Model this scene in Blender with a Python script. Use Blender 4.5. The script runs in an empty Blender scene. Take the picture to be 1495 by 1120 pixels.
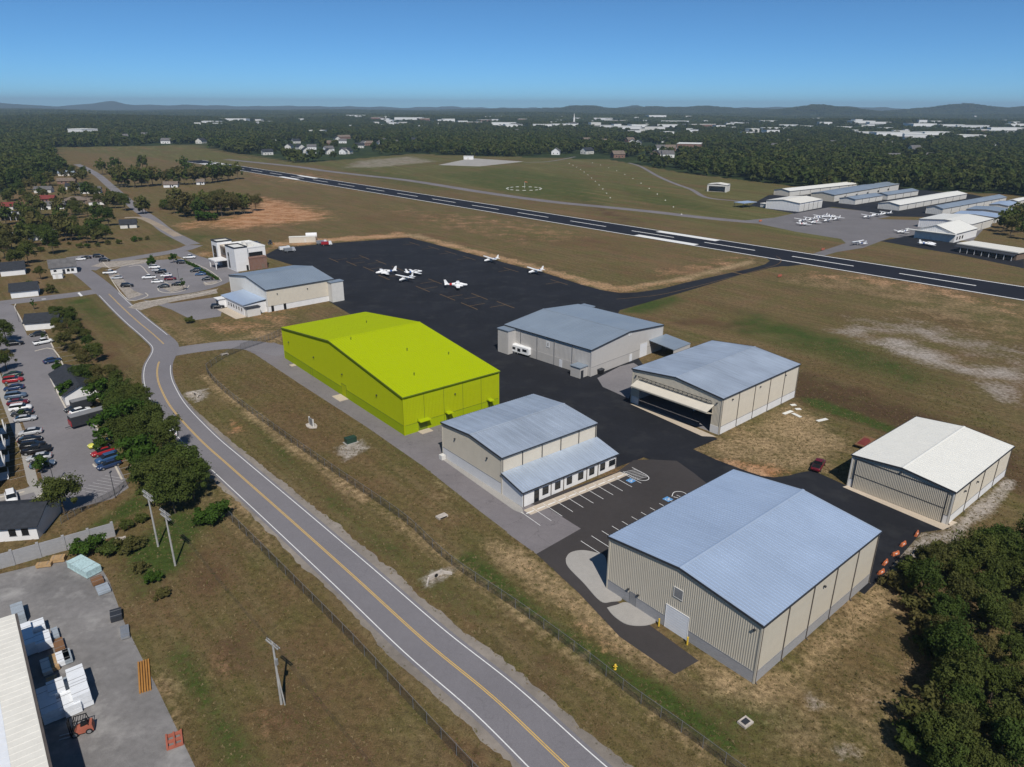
import bpy, math, random
import numpy as np
from mathutils import Vector
R = math.radians
rnd = random.Random(7)
sc = bpy.context.scene
COL = sc.collection

# ---------------------------------------------------------------- camera, world, sun, exposure
CAM_H, FPX, HORIZON, ROLL = 70.0, 1037.0, 157.0, 0.0047   # drone height (m), focal length in photo pixels
PITCH = math.atan((560 - HORIZON) / FPX)
cam = bpy.data.cameras.new('camera'); camo = bpy.data.objects.new('camera', cam); COL.objects.link(camo)
cam.sensor_width = 36; cam.lens = FPX / 1495 * 36; cam.clip_start = 0.5; cam.clip_end = 60000
camo.location = (0, 0, CAM_H)
camo.rotation_mode = 'XYZ'
from mathutils import Matrix
camo.matrix_world = (Matrix.Translation((0, 0, CAM_H)) @ Matrix.Rotation(math.pi / 2 - PITCH, 4, 'X') @ Matrix.Rotation(ROLL, 4, 'Z'))
sc.camera = camo

SUN_AZ, SUN_EL = R(168), R(51)          # azimuth clockwise from +Y (the sun stands behind the drone, a little to its right)
w = bpy.data.worlds.new('World'); sc.world = w; w.use_nodes = True
nt = w.node_tree; nt.nodes.clear()
sky = nt.nodes.new('ShaderNodeTexSky'); sky.sky_type = 'NISHITA'; sky.sun_disc = False
sky.sun_elevation = SUN_EL; sky.sun_rotation = SUN_AZ
sky.altitude = 8000; sky.air_density = 1.25; sky.dust_density = 0.0; sky.ozone_density = 6.5
bg = nt.nodes.new('ShaderNodeBackground'); bg.inputs[1].default_value = 0.092
wo = nt.nodes.new('ShaderNodeOutputWorld')
tint = nt.nodes.new('ShaderNodeMix'); tint.data_type = 'RGBA'; tint.blend_type = 'MULTIPLY'; tint.inputs[0].default_value = 1; tint.inputs[7].default_value = (.70, 1.0, 1.0, 1)   # camera white balance of the blue
nt.links.new(sky.outputs[0], tint.inputs[6]); nt.links.new(tint.outputs[2], bg.inputs[0]); nt.links.new(bg.outputs[0], wo.inputs[0])
sun = bpy.data.lights.new('sun', 'SUN'); sun.energy = 3.9; sun.angle = R(0.53); sun.color = (1, 0.955, 0.88)
suno = bpy.data.objects.new('sun', sun); COL.objects.link(suno)
sdir = Vector((math.sin(SUN_AZ) * math.cos(SUN_EL), math.cos(SUN_AZ) * math.cos(SUN_EL), math.sin(SUN_EL)))
suno.rotation_euler = sdir.to_track_quat('Z', 'Y').to_euler(); suno.location = (0, -50, 200)
sc.view_settings.view_transform = 'Standard'; sc.view_settings.look = 'None'
sc.view_settings.exposure = 0.14; sc.view_settings.gamma = 1; sc.view_settings.use_curve_mapping = False

# ---------------------------------------------------------------- terrain and survey helpers
HILLS = [  # bearing as x/y slope, range, height, half width, depth
    (0.098, 7600, 135, 330, 500), (0.155, 10500, 150, 420, 600), (0.06, 9000, 80, 900, 700), (0.24, 8200, 105, 900, 600),
    (0.385, 6900, 95, 330, 450), (0.44, 6700, 70, 420, 450), (0.52, 7900, 70, 900, 600), (0.585, 8000, 100, 360, 500), (0.66, 8600, 85, 700, 500),
    (-0.53, 14000, 118, 260, 700), (-0.565, 14500, 112, 300, 600), (-0.48, 14000, 100, 900, 700), (-0.68, 14000, 120, 900, 700),
    (-0.36, 14500, 95, 1500, 800), (-0.22, 14000, 110, 1200, 800), (-0.08, 15000, 120, 1200, 800), (0.02, 13000, 105, 900, 800),
    (-0.8, 13000, 110, 1500, 800), (0.78, 9500, 100, 1300, 800), (0.9, 9000, 90, 1500, 800), (0.3, 14000, 120, 1600, 800), (0.48, 14000, 130, 1600, 800)]
def hfun(x, y):
    x = np.asarray(x, float); y = np.asarray(y, float)
    r = np.hypot(x, y)
    t = np.clip((r - 1300) / 2500, 0, 1); t = t * t * (3 - 2 * t)
    h = t * (9 + 7 * np.sin(x / 610 + 1.3) * np.cos(y / 830 + .4) + 5 * np.sin(x / 270 + y / 390) + 4 * np.sin(y / 210 - x / 500 + 2))
    t2 = np.clip((r - 3800) / 5000, 0, 1)
    h = h + t2 * 10
    for s, d, a, wd, dp in HILLS:
        cx, cy = s * d / math.hypot(1, s), d / math.hypot(1, s)
        ex, ey = cx / d, cy / d
        al = (x - cx) * ey - (y - cy) * ex; ac = (x - cx) * ex + (y - cy) * ey
        h = h + np.clip((a - 22)*.62, 6, 999) * np.exp(-(al / wd) ** 2 - (ac / dp) ** 2) * (1 + .13 * np.sin(al / 95 + d) + .06 * np.sin(al / 41))
    return h
_c, _s = math.cos(PITCH), math.sin(PITCH); _cr, _sr = math.cos(ROLL), math.sin(ROLL)
def ray(px, py):
    u = (px - 747.5) / FPX; v = (560 - py) / FPX
    u, v = u * _cr - v * _sr, u * _sr + v * _cr
    return u, _c + v * _s, -_s + v * _c
def G(px, py, z=0.0):                    # survey of the photograph: the ground point a pixel shows
    dx, dy, dz = ray(px, py); t = (z - CAM_H) / dz
    return (dx * t, dy * t)
def GT(px, py):                          # the same on the rolling land farther out
    dx, dy, dz = ray(px, py)
    t = np.geomspace(900, 16000, 1500)
    f = CAM_H + dz * t - hfun(dx * t, dy * t)
    k = np.argmax(f < 0) if (f < 0).any() else 900
    return float(dx * t[k]), float(dy * t[k]), float(hfun(dx * t[k], dy * t[k]))
def Gs(pts, z=0.0): return [G(a, b, z) for a, b in pts]

class MB:
    def __init__(s): s.v = []; s.f = []; s.m = []
    def add(s, vs, fs, mi=0):
        n = len(s.v); s.v += [tuple(p) for p in vs]; s.f += [tuple(n + i for i in f) for f in fs]; s.m += [mi] * len(fs); return s
    def box(s, x0, x1, y0, y1, z0, z1, mi=0):
        return s.add([(x0,y0,z0),(x1,y0,z0),(x1,y1,z0),(x0,y1,z0),(x0,y0,z1),(x1,y0,z1),(x1,y1,z1),(x0,y1,z1)],
                     [(3,2,1,0),(4,5,6,7),(0,1,5,4),(1,2,6,5),(2,3,7,6),(3,0,4,7)], mi)
    def hexa(s, p, mi=0):                # 8 corners, bottom ring then top ring
        return s.add(p, [(3,2,1,0),(4,5,6,7),(0,1,5,4),(1,2,6,5),(2,3,7,6),(3,0,4,7)], mi)
    def prism(s, pts, z0, z1, mi=0):     # polygon in xy, extruded in z
        n = len(pts)
        a = sum(pts[i][0]*pts[(i+1)%n][1]-pts[(i+1)%n][0]*pts[i][1] for i in range(n))
        if a < 0: pts = pts[::-1]
        return s.add([(x,y,z0) for x,y in pts] + [(x,y,z1) for x,y in pts],
                     [tuple(range(n))[::-1], tuple(range(n,2*n))] + [(i,(i+1)%n,n+(i+1)%n,n+i) for i in range(n)], mi)
    def tube(s, a, b, r, n=6, r2=None, mi=0, caps=True):
        a = Vector(a); b = Vector(b); d = (b-a).normalized(); r2 = r if r2 is None else r2
        e = d.orthogonal().normalized(); f = d.cross(e)
        vs = [a+(e*math.cos(t)+f*math.sin(t))*r for t in [2*math.pi*i/n for i in range(n)]] + [b+(e*math.cos(t)+f*math.sin(t))*r2 for t in [2*math.pi*i/n for i in range(n)]]
        fs = [(i,(i+1)%n,n+(i+1)%n,n+i) for i in range(n)]
        if caps: fs += [tuple(range(n))[::-1], tuple(range(n,2*n))]
        return s.add(vs, fs, mi)
    def loft(s, secs, mi=0, closed=True, caps=True):   # equal-length sections of 3-D points
        n = len(secs[0]); vs = [p for q in secs for p in q]; fs = []
        for k in range(len(secs)-1):
            for i in range(n if closed else n-1):
                j = (i+1) % n; fs.append((k*n+i, k*n+j, (k+1)*n+j, (k+1)*n+i))
        if caps: fs += [tuple(range(n))[::-1], tuple(range((len(secs)-1)*n, len(secs)*n))]
        return s.add(vs, fs, mi)
    def beam(s, a, b, wd, ht, mi=0):     # rectangular bar from a to b
        a = Vector(a); b = Vector(b); d = (b-a).normalized()
        up = Vector((0,0,1)) if abs(d.z) < .95 else Vector((1,0,0))
        e = d.cross(up).normalized()*wd/2; f = e.cross(d).normalized()*ht/2
        return s.hexa([a-e-f, b-e-f, b+e-f, a+e-f, a-e+f, b-e+f, b+e+f, a+e+f], mi)
    def mesh(s, name):
        me = bpy.data.meshes.new(name); me.from_pydata(s.v, [], s.f); me.polygons.foreach_set('material_index', s.m); me.update(); return me

def tag(o, label=None, cat=None, group=None, kind=None):
    if label: o['label'] = label
    if cat: o['category'] = cat
    if group: o['group'] = group
    if kind: o['kind'] = kind
    return o
def obj(name, mb, mats, parent=None, loc=None, rz=None, smooth=False):
    me = mb.mesh(name) if isinstance(mb, MB) else mb
    if not isinstance(mats, (list, tuple)): mats = [mats]
    if not me.materials:
        for m in mats: me.materials.append(m)
    if smooth: me.polygons.foreach_set('use_smooth', [True]*len(me.polygons))
    o = bpy.data.objects.new(name, me); COL.objects.link(o)
    if parent: o.parent = parent
    if loc is not None: o.location = loc
    if rz is not None: o.rotation_euler = (0, 0, rz)
    return o
def thing(name, label, cat, loc=(0,0,0), rz=0.0, group=None):
    o = bpy.data.objects.new(name, None); o.empty_display_size = .3; COL.objects.link(o)
    o.location = loc; o.rotation_euler = (0, 0, rz); return tag(o, label, cat, group)
def dup(o, loc=None, rz=None, label=None, group=None, scale=None, parent=None, mat=None, matname=None):
    c = o.copy(); COL.objects.link(c)
    if parent: c.parent = parent
    if loc is not None: c.location = loc
    if rz is not None: c.rotation_euler = (0, 0, rz)
    if scale is not None: c.scale = scale
    if label: c['label'] = label
    if group: c['group'] = group
    for ch in KIDS.get(o.name, []):
        d = dup(ch, parent=c); KIDS.setdefault(c.name, []).append(d)
    return c
KIDS = {}
def index_kids():
    KIDS.clear()
    for o in bpy.data.objects:
        if o.parent: KIDS.setdefault(o.parent.name, []).append(o)

# ---------------------------------------------------------------- materials
class NB:
    def __init__(s, name):
        s.m = bpy.data.materials.new(name); s.m.use_nodes = True; s.t = s.m.node_tree; s.b = s.t.nodes['Principled BSDF']
        s.b.inputs['Specular IOR Level'].default_value = .3
    def n(s, t, **k):
        q = s.t.nodes.new(t)
        for a, b in k.items(): setattr(q, a, b)
        return q
    def l(s, a, b): s.t.links.new(a, b)
    def coord(s, kind='Object', scale=(1,1,1), rot=0.0):
        c = s.n('ShaderNodeTexCoord'); m = s.n('ShaderNodeMapping'); m.inputs['Scale'].default_value = scale; m.inputs['Rotation'].default_value[2] = rot
        s.l(c.outputs[kind], m.inputs[0]); return m.outputs[0]
    def wpos(s, scale=(1,1,1), rot=0.0):
        g = s.n('ShaderNodeNewGeometry'); r_ = s.n('ShaderNodeMapping'); r_.inputs['Rotation'].default_value[2] = rot; m = s.n('ShaderNodeMapping'); m.inputs['Scale'].default_value = scale
        s.l(g.outputs['Position'], r_.inputs[0]); s.l(r_.outputs[0], m.inputs[0]); return m.outputs[0]
    def noise(s, vec, scale, detail=4, rough=.55):
        q = s.n('ShaderNodeTexNoise'); q.inputs['Scale'].default_value = scale; q.inputs['Detail'].default_value = detail; q.inputs['Roughness'].default_value = rough
        s.l(vec, q.inputs['Vector']); return q.outputs[0]
    def ramp(s, v, lo, hi, a=0., b=1.):
        q = s.n('ShaderNodeMapRange'); q.inputs[1].default_value = lo; q.inputs[2].default_value = hi; q.inputs[3].default_value = a; q.inputs[4].default_value = b
        s.l(v, q.inputs[0]); return q.outputs[0]
    def mix(s, f, a, b, mode='MIX'):
        q = s.n('ShaderNodeMix'); q.data_type = 'RGBA'; q.blend_type = mode
        for sock, val in ((q.inputs[0], f), (q.inputs[6], a), (q.inputs[7], b)):
            if hasattr(val, 'is_linked') or hasattr(val, 'links'): s.l(val, sock)
            elif isinstance(val, (int, float)): sock.default_value = val
            else: sock.default_value = (*val, 1)
        return q.outputs[2]
    def math(s, op, a, b=0.0):
        q = s.n('ShaderNodeMath', operation=op)
        for i, val in enumerate((a, b)):
            if hasattr(val, 'links'): s.l(val, q.inputs[i])
            else: q.inputs[i].default_value = val
        return q.outputs[0]
    def bump(s, h, dist=.05, strength=.6):
        q = s.n('ShaderNodeBump'); q.inputs['Distance'].default_value = dist; q.inputs['Strength'].default_value = strength
        s.l(h, q.inputs['Height']); s.l(q.outputs[0], s.b.inputs['Normal'])
    def done(s, col=None, rough=None, metal=None, spec=None):
        if col is not None:
            if hasattr(col, 'links'): s.l(col, s.b.inputs['Base Color'])
            else: s.b.inputs['Base Color'].default_value = (*col, 1)
        if rough is not None: s.b.inputs['Roughness'].default_value = rough
        if metal is not None: s.b.inputs['Metallic'].default_value = metal
        if spec is not None: s.b.inputs['Specular IOR Level'].default_value = spec
        return s.m
def paint(name, col, rough=.55, metal=0., var=.12, scale=.6, spec=.3):
    b = NB(name); p = b.coord(); f = b.noise(p, scale, 5, .6); g = b.noise(p, scale*9, 3)
    f = b.math('ADD', b.ramp(f, .3, .7, -var, var), b.ramp(g, .3, .7, -var*.5, var*.5))
    m = b.n('ShaderNodeHueSaturation'); m.inputs['Color'].default_value = (*col, 1); b.l(b.math('ADD', f, 1.0), m.inputs['Value'])
    return b.done(m.outputs[0], rough, metal, spec)
def asphalt(name, col, var=.18, crack=.0, stain=None, seam=None, rough=.93):
    b = NB(name); p = b.wpos()
    a = b.noise(p, .06, 5, .6); f = b.noise(p, .9, 4); g = b.noise(p, 14, 2)
    v = b.math('ADD', b.ramp(a, .3, .7, -var, var), b.math('ADD', b.ramp(f, .3, .7, -var*.4, var*.4), b.ramp(g, .25, .75, -.2, .2)))
    if seam:                              # paving lanes laid along one direction
        q = b.wpos((.05, 1/seam[0], 1), seam[1]); wv = b.noise(q, 1.0, 1, .3); v = b.math('ADD', v, b.ramp(wv, .35, .65, -.13, .13))
    m = b.n('ShaderNodeHueSaturation'); m.inputs['Color'].default_value = (*col, 1); b.l(b.math('ADD', v, 1.0), m.inputs['Value'])
    c = m.outputs[0]
    if stain:
        k = b.noise(p, .16, 4, .65); c = b.mix(b.ramp(k, .52, .70, 0, .6), c, stain)
    if crack:
        vo = b.n('ShaderNodeTexVoronoi', feature='DISTANCE_TO_EDGE'); vo.inputs['Scale'].default_value = .17
        wq = b.n('ShaderNodeMix'); wq.data_type = 'VECTOR'; wq.inputs[0].default_value = .06
        nz = b.n('ShaderNodeTexNoise'); nz.inputs['Scale'].default_value = .5; b.l(p, nz.inputs['Vector'])
        ad = b.n('ShaderNodeVectorMath', operation='MULTIPLY_ADD'); b.l(nz.outputs[1], ad.inputs[0]); ad.inputs[1].default_value = (3,3,3); b.l(p, ad.inputs[2])
        b.l(ad.outputs[0], vo.inputs['Vector'])
        c = b.mix(b.ramp(vo.outputs[0], .0, .012, crack, 0), c, (.02,.02,.022))
    return b.done(c, rough, spec=.2)
def flatline(name, col, wear=.35):
    b = NB(name); p = b.wpos(); k = b.noise(p, 1.6, 5, .7); c = b.mix(b.ramp(k, .5, .75, 0, wear), col, (.09,.09,.09)); return b.done(c, .8)
def metal_roof(name, col, metal=.75, rough=.42, var=.05):
    b = NB(name); p = b.coord(); q = b.coord(scale=(1.65, .02, 1)); q2 = b.coord(scale=(.02, 1.65, 1))
    a = b.noise(p, .12, 4); s_ = b.noise(q, 1.0, 1)
    v = b.math('ADD', b.ramp(a, .3, .7, -var, var), b.ramp(s_, .3, .7, -var*.8, var*.8))
    m = b.n('ShaderNodeHueSaturation'); m.inputs['Color'].default_value = (*col, 1); b.l(b.math('ADD', v, 1.0), m.inputs['Value'])
    b.l(b.ramp(a, .3, .7, rough-.05, rough+.07), b.b.inputs['Roughness'])
    return b.done(m.outputs[0], None, metal)
def masonry(name, c1, c2, mortar, bw=.4, bh=.2):
    b = NB(name); tc = b.n('ShaderNodeTexCoord'); sp = b.n('ShaderNodeSeparateXYZ'); b.l(tc.outputs['Object'], sp.inputs[0])
    cb = b.n('ShaderNodeCombineXYZ'); b.l(b.math('ADD', sp.outputs[0], sp.outputs[1]), cb.inputs[0]); b.l(sp.outputs[2], cb.inputs[1])
    br = b.n('ShaderNodeTexBrick'); br.inputs['Scale'].default_value = 1; br.inputs['Brick Width'].default_value = bw; br.inputs['Row Height'].default_value = bh
    br.inputs['Mortar Size'].default_value = .012; br.inputs['Color1'].default_value = (*c1,1); br.inputs['Color2'].default_value = (*c2,1); br.inputs['Mortar'].default_value = (*mortar,1)
    b.l(cb.outputs[0], br.inputs['Vector']); k = b.noise(b.coord(), .5, 4); c = b.mix(b.ramp(k, .3, .8, 0, .35), br.outputs[0], tuple(x*.75 for x in c1))
    b.bump(br.outputs[1], .01, -.5); return b.done(c, .9)
def leafmat(name, c1, c2, c3):
    b = NB(name); oi = b.n('ShaderNodeObjectInfo'); p = b.wpos()
    k = b.noise(p, .45, 3); c = b.mix(b.ramp(k, .32, .68), c1, c2); c = b.mix(b.ramp(oi.outputs['Random'], .0, 1., 0, .75), c, c3)
    d = b.n('ShaderNodeBsdfDiffuse'); t = b.n('ShaderNodeBsdfTranslucent'); mx = b.n('ShaderNodeMixShader'); mx.inputs[0].default_value = .22
    b.l(c, d.inputs[0]); b.l(c, t.inputs[0]); b.l(d.outputs[0], mx.inputs[1]); b.l(t.outputs[0], mx.inputs[2])
    out = b.t.nodes['Material Output']; b.l(mx.outputs[0], out.inputs[0]); return b.m
def chainlink(name):
    b = NB(name); p = b.wpos(); k = b.noise(p, 9, 2, .7)
    b.l(b.ramp(k, .3, .7, .16, .50), b.b.inputs['Alpha']); return b.done((.085,.082,.082), .6, .3)

M = dict(
 road=asphalt('road_asphalt', (.185,.175,.185), .07, .12, seam=None),
 newasph=asphalt('apron_asphalt', (.0165,.0175,.022), .22, 0, stain=(.035,.036,.038)),
 runway=asphalt('runway_asphalt', (.0135,.0145,.021), .15),
 brownasph=asphalt('lot_asphalt', (.052,.046,.045), .12, 0),
 oldasph=asphalt('old_pavement', (.185,.168,.172), .14, .35),
 greyasph=asphalt('grey_pavement', (.20,.188,.194), .12, .15),
 ramp=asphalt('ramp_asphalt', (.165,.155,.158), .1, .3),
 concrete=asphalt('concrete', (.34,.32,.295), .10, 0),
 tanconc=asphalt('tan_concrete', (.50,.42,.33), .10, 0),
 yardconc=asphalt('yard_concrete', (.20,.19,.185), .3, .1, stain=(.40,.385,.365)),
 gravel=asphalt('gravel', (.29,.27,.25), .25, 0),
 shoulder=asphalt('shoulder_gravel', (.235,.205,.175), .3, 0),
 dirtpath=asphalt('dirt_track', (.31,.25,.19), .2, 0),
 kerb=paint('kerb_concrete', (.52,.47,.40), .85),
 wline=flatline('white_line', (.75,.74,.72)), yline=flatline('yellow_line', (.62,.40,.12), .3), tieline=flatline('faded_yellow', (.20,.12,.045), .55),
 fadew=flatline('faded_white', (.42,.41,.41), .6), blueline=flatline('blue_paint', (.10,.28,.55), .2),
 roofblue=metal_roof('galvalume_roof', (.50,.60,.745), .45, .42, .035),
 roofgrey=metal_roof('galvalume_roof_grey', (.47,.53,.61), .45, .45, .10), roofblue2=metal_roof('galvalume_roof_dull', (.33,.39,.455), .45, .48, .035),
 roofwhite=paint('white_roof', (.73,.715,.66), .5, var=.03), roofcream=paint('cream_roof', (.72,.69,.62), .6, var=.06),
 beige=paint('beige_siding', (.50,.455,.375), .5, var=.04), beige2=paint('pale_beige_siding', (.60,.545,.455), .5, var=.04), greige=paint('grey_beige_siding', (.47,.45,.43), .5, var=.04),
 whitewall=paint('white_wall', (.74,.73,.72), .6, var=.05), palewall=paint('pale_wall', (.62,.60,.56), .6, var=.06),
 trim=paint('dark_trim', (.035,.038,.045), .5), trimbrown=paint('bronze_trim', (.10,.085,.075), .5), greytrim=paint('grey_trim', (.22,.22,.225), .5),
 block=masonry('concrete_block', (.36,.355,.36), (.31,.305,.31), (.24,.24,.24)), wblock=masonry('white_block', (.70,.69,.68), (.64,.64,.64), (.5,.5,.5)),
 brick=masonry('red_brick', (.23,.105,.07), (.17,.08,.055), (.25,.2,.17), .22, .08), brick2=masonry('brown_brick', (.20,.13,.09), (.15,.10,.075), (.22,.19,.16), .22, .08),
 limeroof=paint('lime_roof', (.36,.435,.004), .8, var=.02, spec=.05), limewall=paint('lime_siding', (.37,.42,.006), .8, var=.03, spec=.05), limedark=paint('lime_trim', (.14,.19,.012), .6), limebase=paint('lime_base', (.31,.39,.006), .8, var=.03, spec=.05),
 glass=NB('dark_glass').done((.012,.015,.018), .08, 0, .6), black=paint('black', (.012,.012,.013), .6), door=paint('door_white', (.72,.73,.76), .4, var=.02),
 shingle=paint('dark_shingles', (.030,.033,.040), .9, var=.25, scale=1.2), greyshingle=paint('grey_shingles', (.12,.115,.115), .9, var=.25), brownshingle=paint('brown_shingles', (.16,.125,.10), .9, var=.25), redroof=paint('red_roof', (.17,.035,.03), .8),
 wood=paint('pine_wood', (.40,.26,.13), .8, var=.2, scale=2), polewood=paint('weathered_wood', (.36,.35,.33), .9, var=.2), brownwood=paint('brown_wood', (.19,.10,.05), .8),
 wrap=paint('white_plastic_wrap', (.74,.76,.79), .35, var=.06, scale=1.5), teal=paint('pale_teal', (.42,.56,.57), .6, var=.2, scale=3), greywrap=paint('grey_wrap', (.32,.36,.40), .4),
 orange=paint('orange', (.52,.15,.06), .5), ochre=paint('ochre_steel', (.38,.18,.045), .6), redp=paint('red_pallet', (.36,.11,.07), .7), yellow=paint('yellow', (.70,.47,.05), .5),
 fencepost=paint('fence_steel', (.20,.20,.205), .5, .3), steel=paint('galvanised', (.42,.43,.44), .4, .6), rubber=paint('rubber', (.015,.015,.016), .9), chrome=paint('alloy', (.45,.46,.47), .3, .7), lamp=paint('lamp_lens', (.7,.7,.68), .2), tail=paint('tail_lamp', (.35,.02,.02), .3),
 planewhite=paint('aircraft_white', (.80,.80,.80), .3, var=.02), planered=paint('aircraft_red', (.45,.03,.03), .3), planeblue=paint('aircraft_blue', (.06,.12,.30), .3),
 bark=paint('bark', (.10,.08,.06), .95, var=.3, scale=2), chain=chainlink('chain_link'),
 leafA=leafmat('leaves_dark', (.034,.058,.014), (.074,.108,.026), (.100,.108,.030)), leafB=leafmat('leaves_olive', (.052,.064,.018), (.112,.120,.036), (.130,.105,.042)),
 leafC=leafmat('leaves_fresh', (.030,.065,.012), (.062,.115,.020), (.052,.090,.016)), leafD=leafmat('leaves_far', (.032,.052,.015), (.070,.098,.027), (.108,.112,.036)),
 mulch=paint('mulch', (.12,.07,.045), .95, var=.3, scale=2), stone=paint('pale_stone', (.45,.40,.35), .9, var=.25, scale=1.5),
)
for i, (n, c) in enumerate(dict(white=(.75,.75,.75), silver=(.42,.43,.45), black=(.012,.012,.014), dark=(.03,.033,.038), navy=(.02,.04,.10), blue=(.035,.09,.20), slate=(.09,.13,.19), red=(.32,.02,.025), maroon=(.12,.012,.02), yellow=(.62,.60,.10), green=(.02,.05,.035)).items()):
    M['car_' + n] = paint('car_paint_' + n, c, .25, var=.02, spec=.5)

# ---------------------------------------------------------------- the ground, one sheet to the horizon
def seg_dist(X, Y, pts, closed):
    d = np.full(X.shape, 1e9); n = len(pts)
    for i in range(n if closed else n-1):
        (ax, ay), (bx, by) = pts[i], pts[(i+1) % n]; vx, vy = bx-ax, by-ay; L = vx*vx+vy*vy+1e-9
        t = np.clip(((X-ax)*vx+(Y-ay)*vy)/L, 0, 1); d = np.minimum(d, np.hypot(X-ax-t*vx, Y-ay-t*vy))
    return d
def inside(X, Y, pts):
    c = np.zeros(X.shape, bool); n = len(pts)
    for i in range(n):
        (ax, ay), (bx, by) = pts[i], pts[(i+1) % n]
        if ay == by: continue
        c ^= ((ay > Y) != (by > Y)) & (X < (bx-ax)*(Y-ay)/(by-ay)+ax)
    return c
def axis(segs):
    out = []
    for a, b, st in segs: out += list(np.arange(a, b, st))
    return np.array(out + [segs[-1][1]])
gx = axis([(-16000,-4000,1500),(-4000,-1000,100),(-1000,-500,25),(-500,-160,5),(-160,130,1.6),(130,300,3.2),(300,600,8),(600,1000,25),(1000,4000,100),(4000,16000,1500)])
gx = np.unique(np.concatenate([gx, np.arange(-9000, 9000, 110), np.arange(-14000,14000,220)]))
gy = axis([(-3000,-200,400),(-200,40,20),(40,190,1.6),(190,420,3.2),(420,800,8),(800,1400,25),(1400,4000,60),(4000,9800,110),(9800,16000,200),(16000,20000,1000)])
XX, YY = np.meshgrid(gx, gy); ZZ = hfun(XX, YY)
nx, ny = len(gx), len(gy)
cov = np.zeros((4, ny, nx))               # dirt, lush, straw, gravel
cov2 = np.zeros((4, ny, nx))              # dark brown sward, woodland floor, field (mown airfield)
def cover(ch, px, soft=2.0, s=1.0, line=None, arr=None, world=False):
    A = cov if arr is None else arr; pts = px if world else Gs(px)
    xs = [p[0] for p in pts]; ys = [p[1] for p in pts]; m = soft*2+(line or 0)
    i0, i1 = np.searchsorted(gx, [min(xs)-m, max(xs)+m]); j0, j1 = np.searchsorted(gy, [min(ys)-m, max(ys)+m])
    i1 += 1; j1 += 1; X = XX[j0:j1, i0:i1]; Y = YY[j0:j1, i0:i1]
    if X.size == 0: return
    if line: sd = line - seg_dist(X, Y, pts, False)
    else: sd = seg_dist(X, Y, pts, True) * np.where(inside(X, Y, pts), 1, -1)
    A[ch, j0:j1, i0:i1] = np.maximum(A[ch, j0:j1, i0:i1], s*np.clip(.5+sd/(2*soft), 0, 1))
D, LU, ST, GR = 0, 1, 2, 3
# bare orange earth
for p, so, s in [([(285,325),(330,318),(372,302),(372,288),(420,295),(478,312),(470,322),(400,328),(340,335)], 13, .98), ([(262,328),(285,322),(290,332),(268,336)], 5, .95),
    ([(1085,700),(1100,682),(1120,678),(1150,690),(1130,698)], 2.0, 1.0), ([(1040,668),(1100,676),(1165,690),(1130,697),(1090,689)], 1.2, .8), ([(335,612),(350,618),(352,632),(340,630)], .8, 1.0),
    ([(375,375),(400,352),(470,348),(590,338),(600,346),(407,360),(390,368)], 4, .62), ([(640,310),(800,350),(860,345),(770,325)], 14, .35), ([(560,300),(700,322),(760,352),(640,330)], 16, .3),
    ([(385,362),(372,370),(280,376),(300,368)], 3, .6), ([(1160,395),(1350,412),(1495,452),(1495,462),(1350,425),(1180,405)], 6, .42), ([(950,395),(1080,372),(1100,378),(980,410)], 6, .35),
    ([(300,470),(420,440),(450,455),(380,490),(300,492)], 6, .38), ([(340,250),(460,252),(520,275),(420,268)], 14, .35), ([(120,1040),(60,1120),(20,1120)], 2, 0.0),
    ([(597,347),(900,428),(1000,412),(1000,408),(900,418),(640,350)], 2.5, .5), ([(260,930),(420,1120),(440,1120),(290,930)], 3, .2), ([(780,180+640),(900,950),(880,960),(760,830)], 2, .3)]:
    cover(D, p, so, s)
# lush green strips
for p, so, s in [([(1165,580),(1200,583),(1310,625),(1300,632),(1190,596)], 1.5, 1.0), ([(905,455),(930,440),(985,430),(1000,440),(940,462)], 4, .8), ([(330,572),(360,590),(480,720),(640,840),(720,905),(640,870),(500,760),(390,660)], 3, .7),
    ([(690,800),(800,900),(900,960),(1000,1020),(1090,1100),(1060,1100),(880,985),(760,895),(660,815)], 1.6, 1.0), ([(640,650),(760,745),(785,800),(690,750),(560,650)], 3, .55), ([(268,930),(330,1040),(390,1120),(330,1120),(290,1040),(240,960)], 2, .95),
    ([(110,780),(170,740),(210,715),(220,740),(165,765)], 2, 1.0), ([(40,715),(95,700),(88,712),(50,724)], 1.2, 1.0), ([(90,440),(140,432),(200,500),(150,480)], 5, .8), ([(280,520),(320,570),(300,600),(262,560)], 4, .35),
    ([(1080,455),(1150,465),(1260,500),(1400,560),(1330,570),(1180,520),(1060,480)], 10, .72), ([(1030,960),(1100,990),(1180,1060),(1100,1110),(1010,1040)], 3, .5), ([(620,255),(760,290),(900,300),(860,262),(740,245)], 20, .55), ([(1400,630),(1450,690),(1460,760),(1420,720)], 4, .3),
    ([(880,262),(1010,290),(1090,315),(1180,340),(1050,312),(930,300)], 14, .5), ([(170,810),(260,740),(310,760),(270,830),(200,870)], 3, .9), ([(450,235),(600,255),(700,285),(560,270)], 16, .5), ([(230,330),(330,345),(260,360),(200,350)], 8, .5)]:
    cover(LU, p, so, s)
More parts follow.
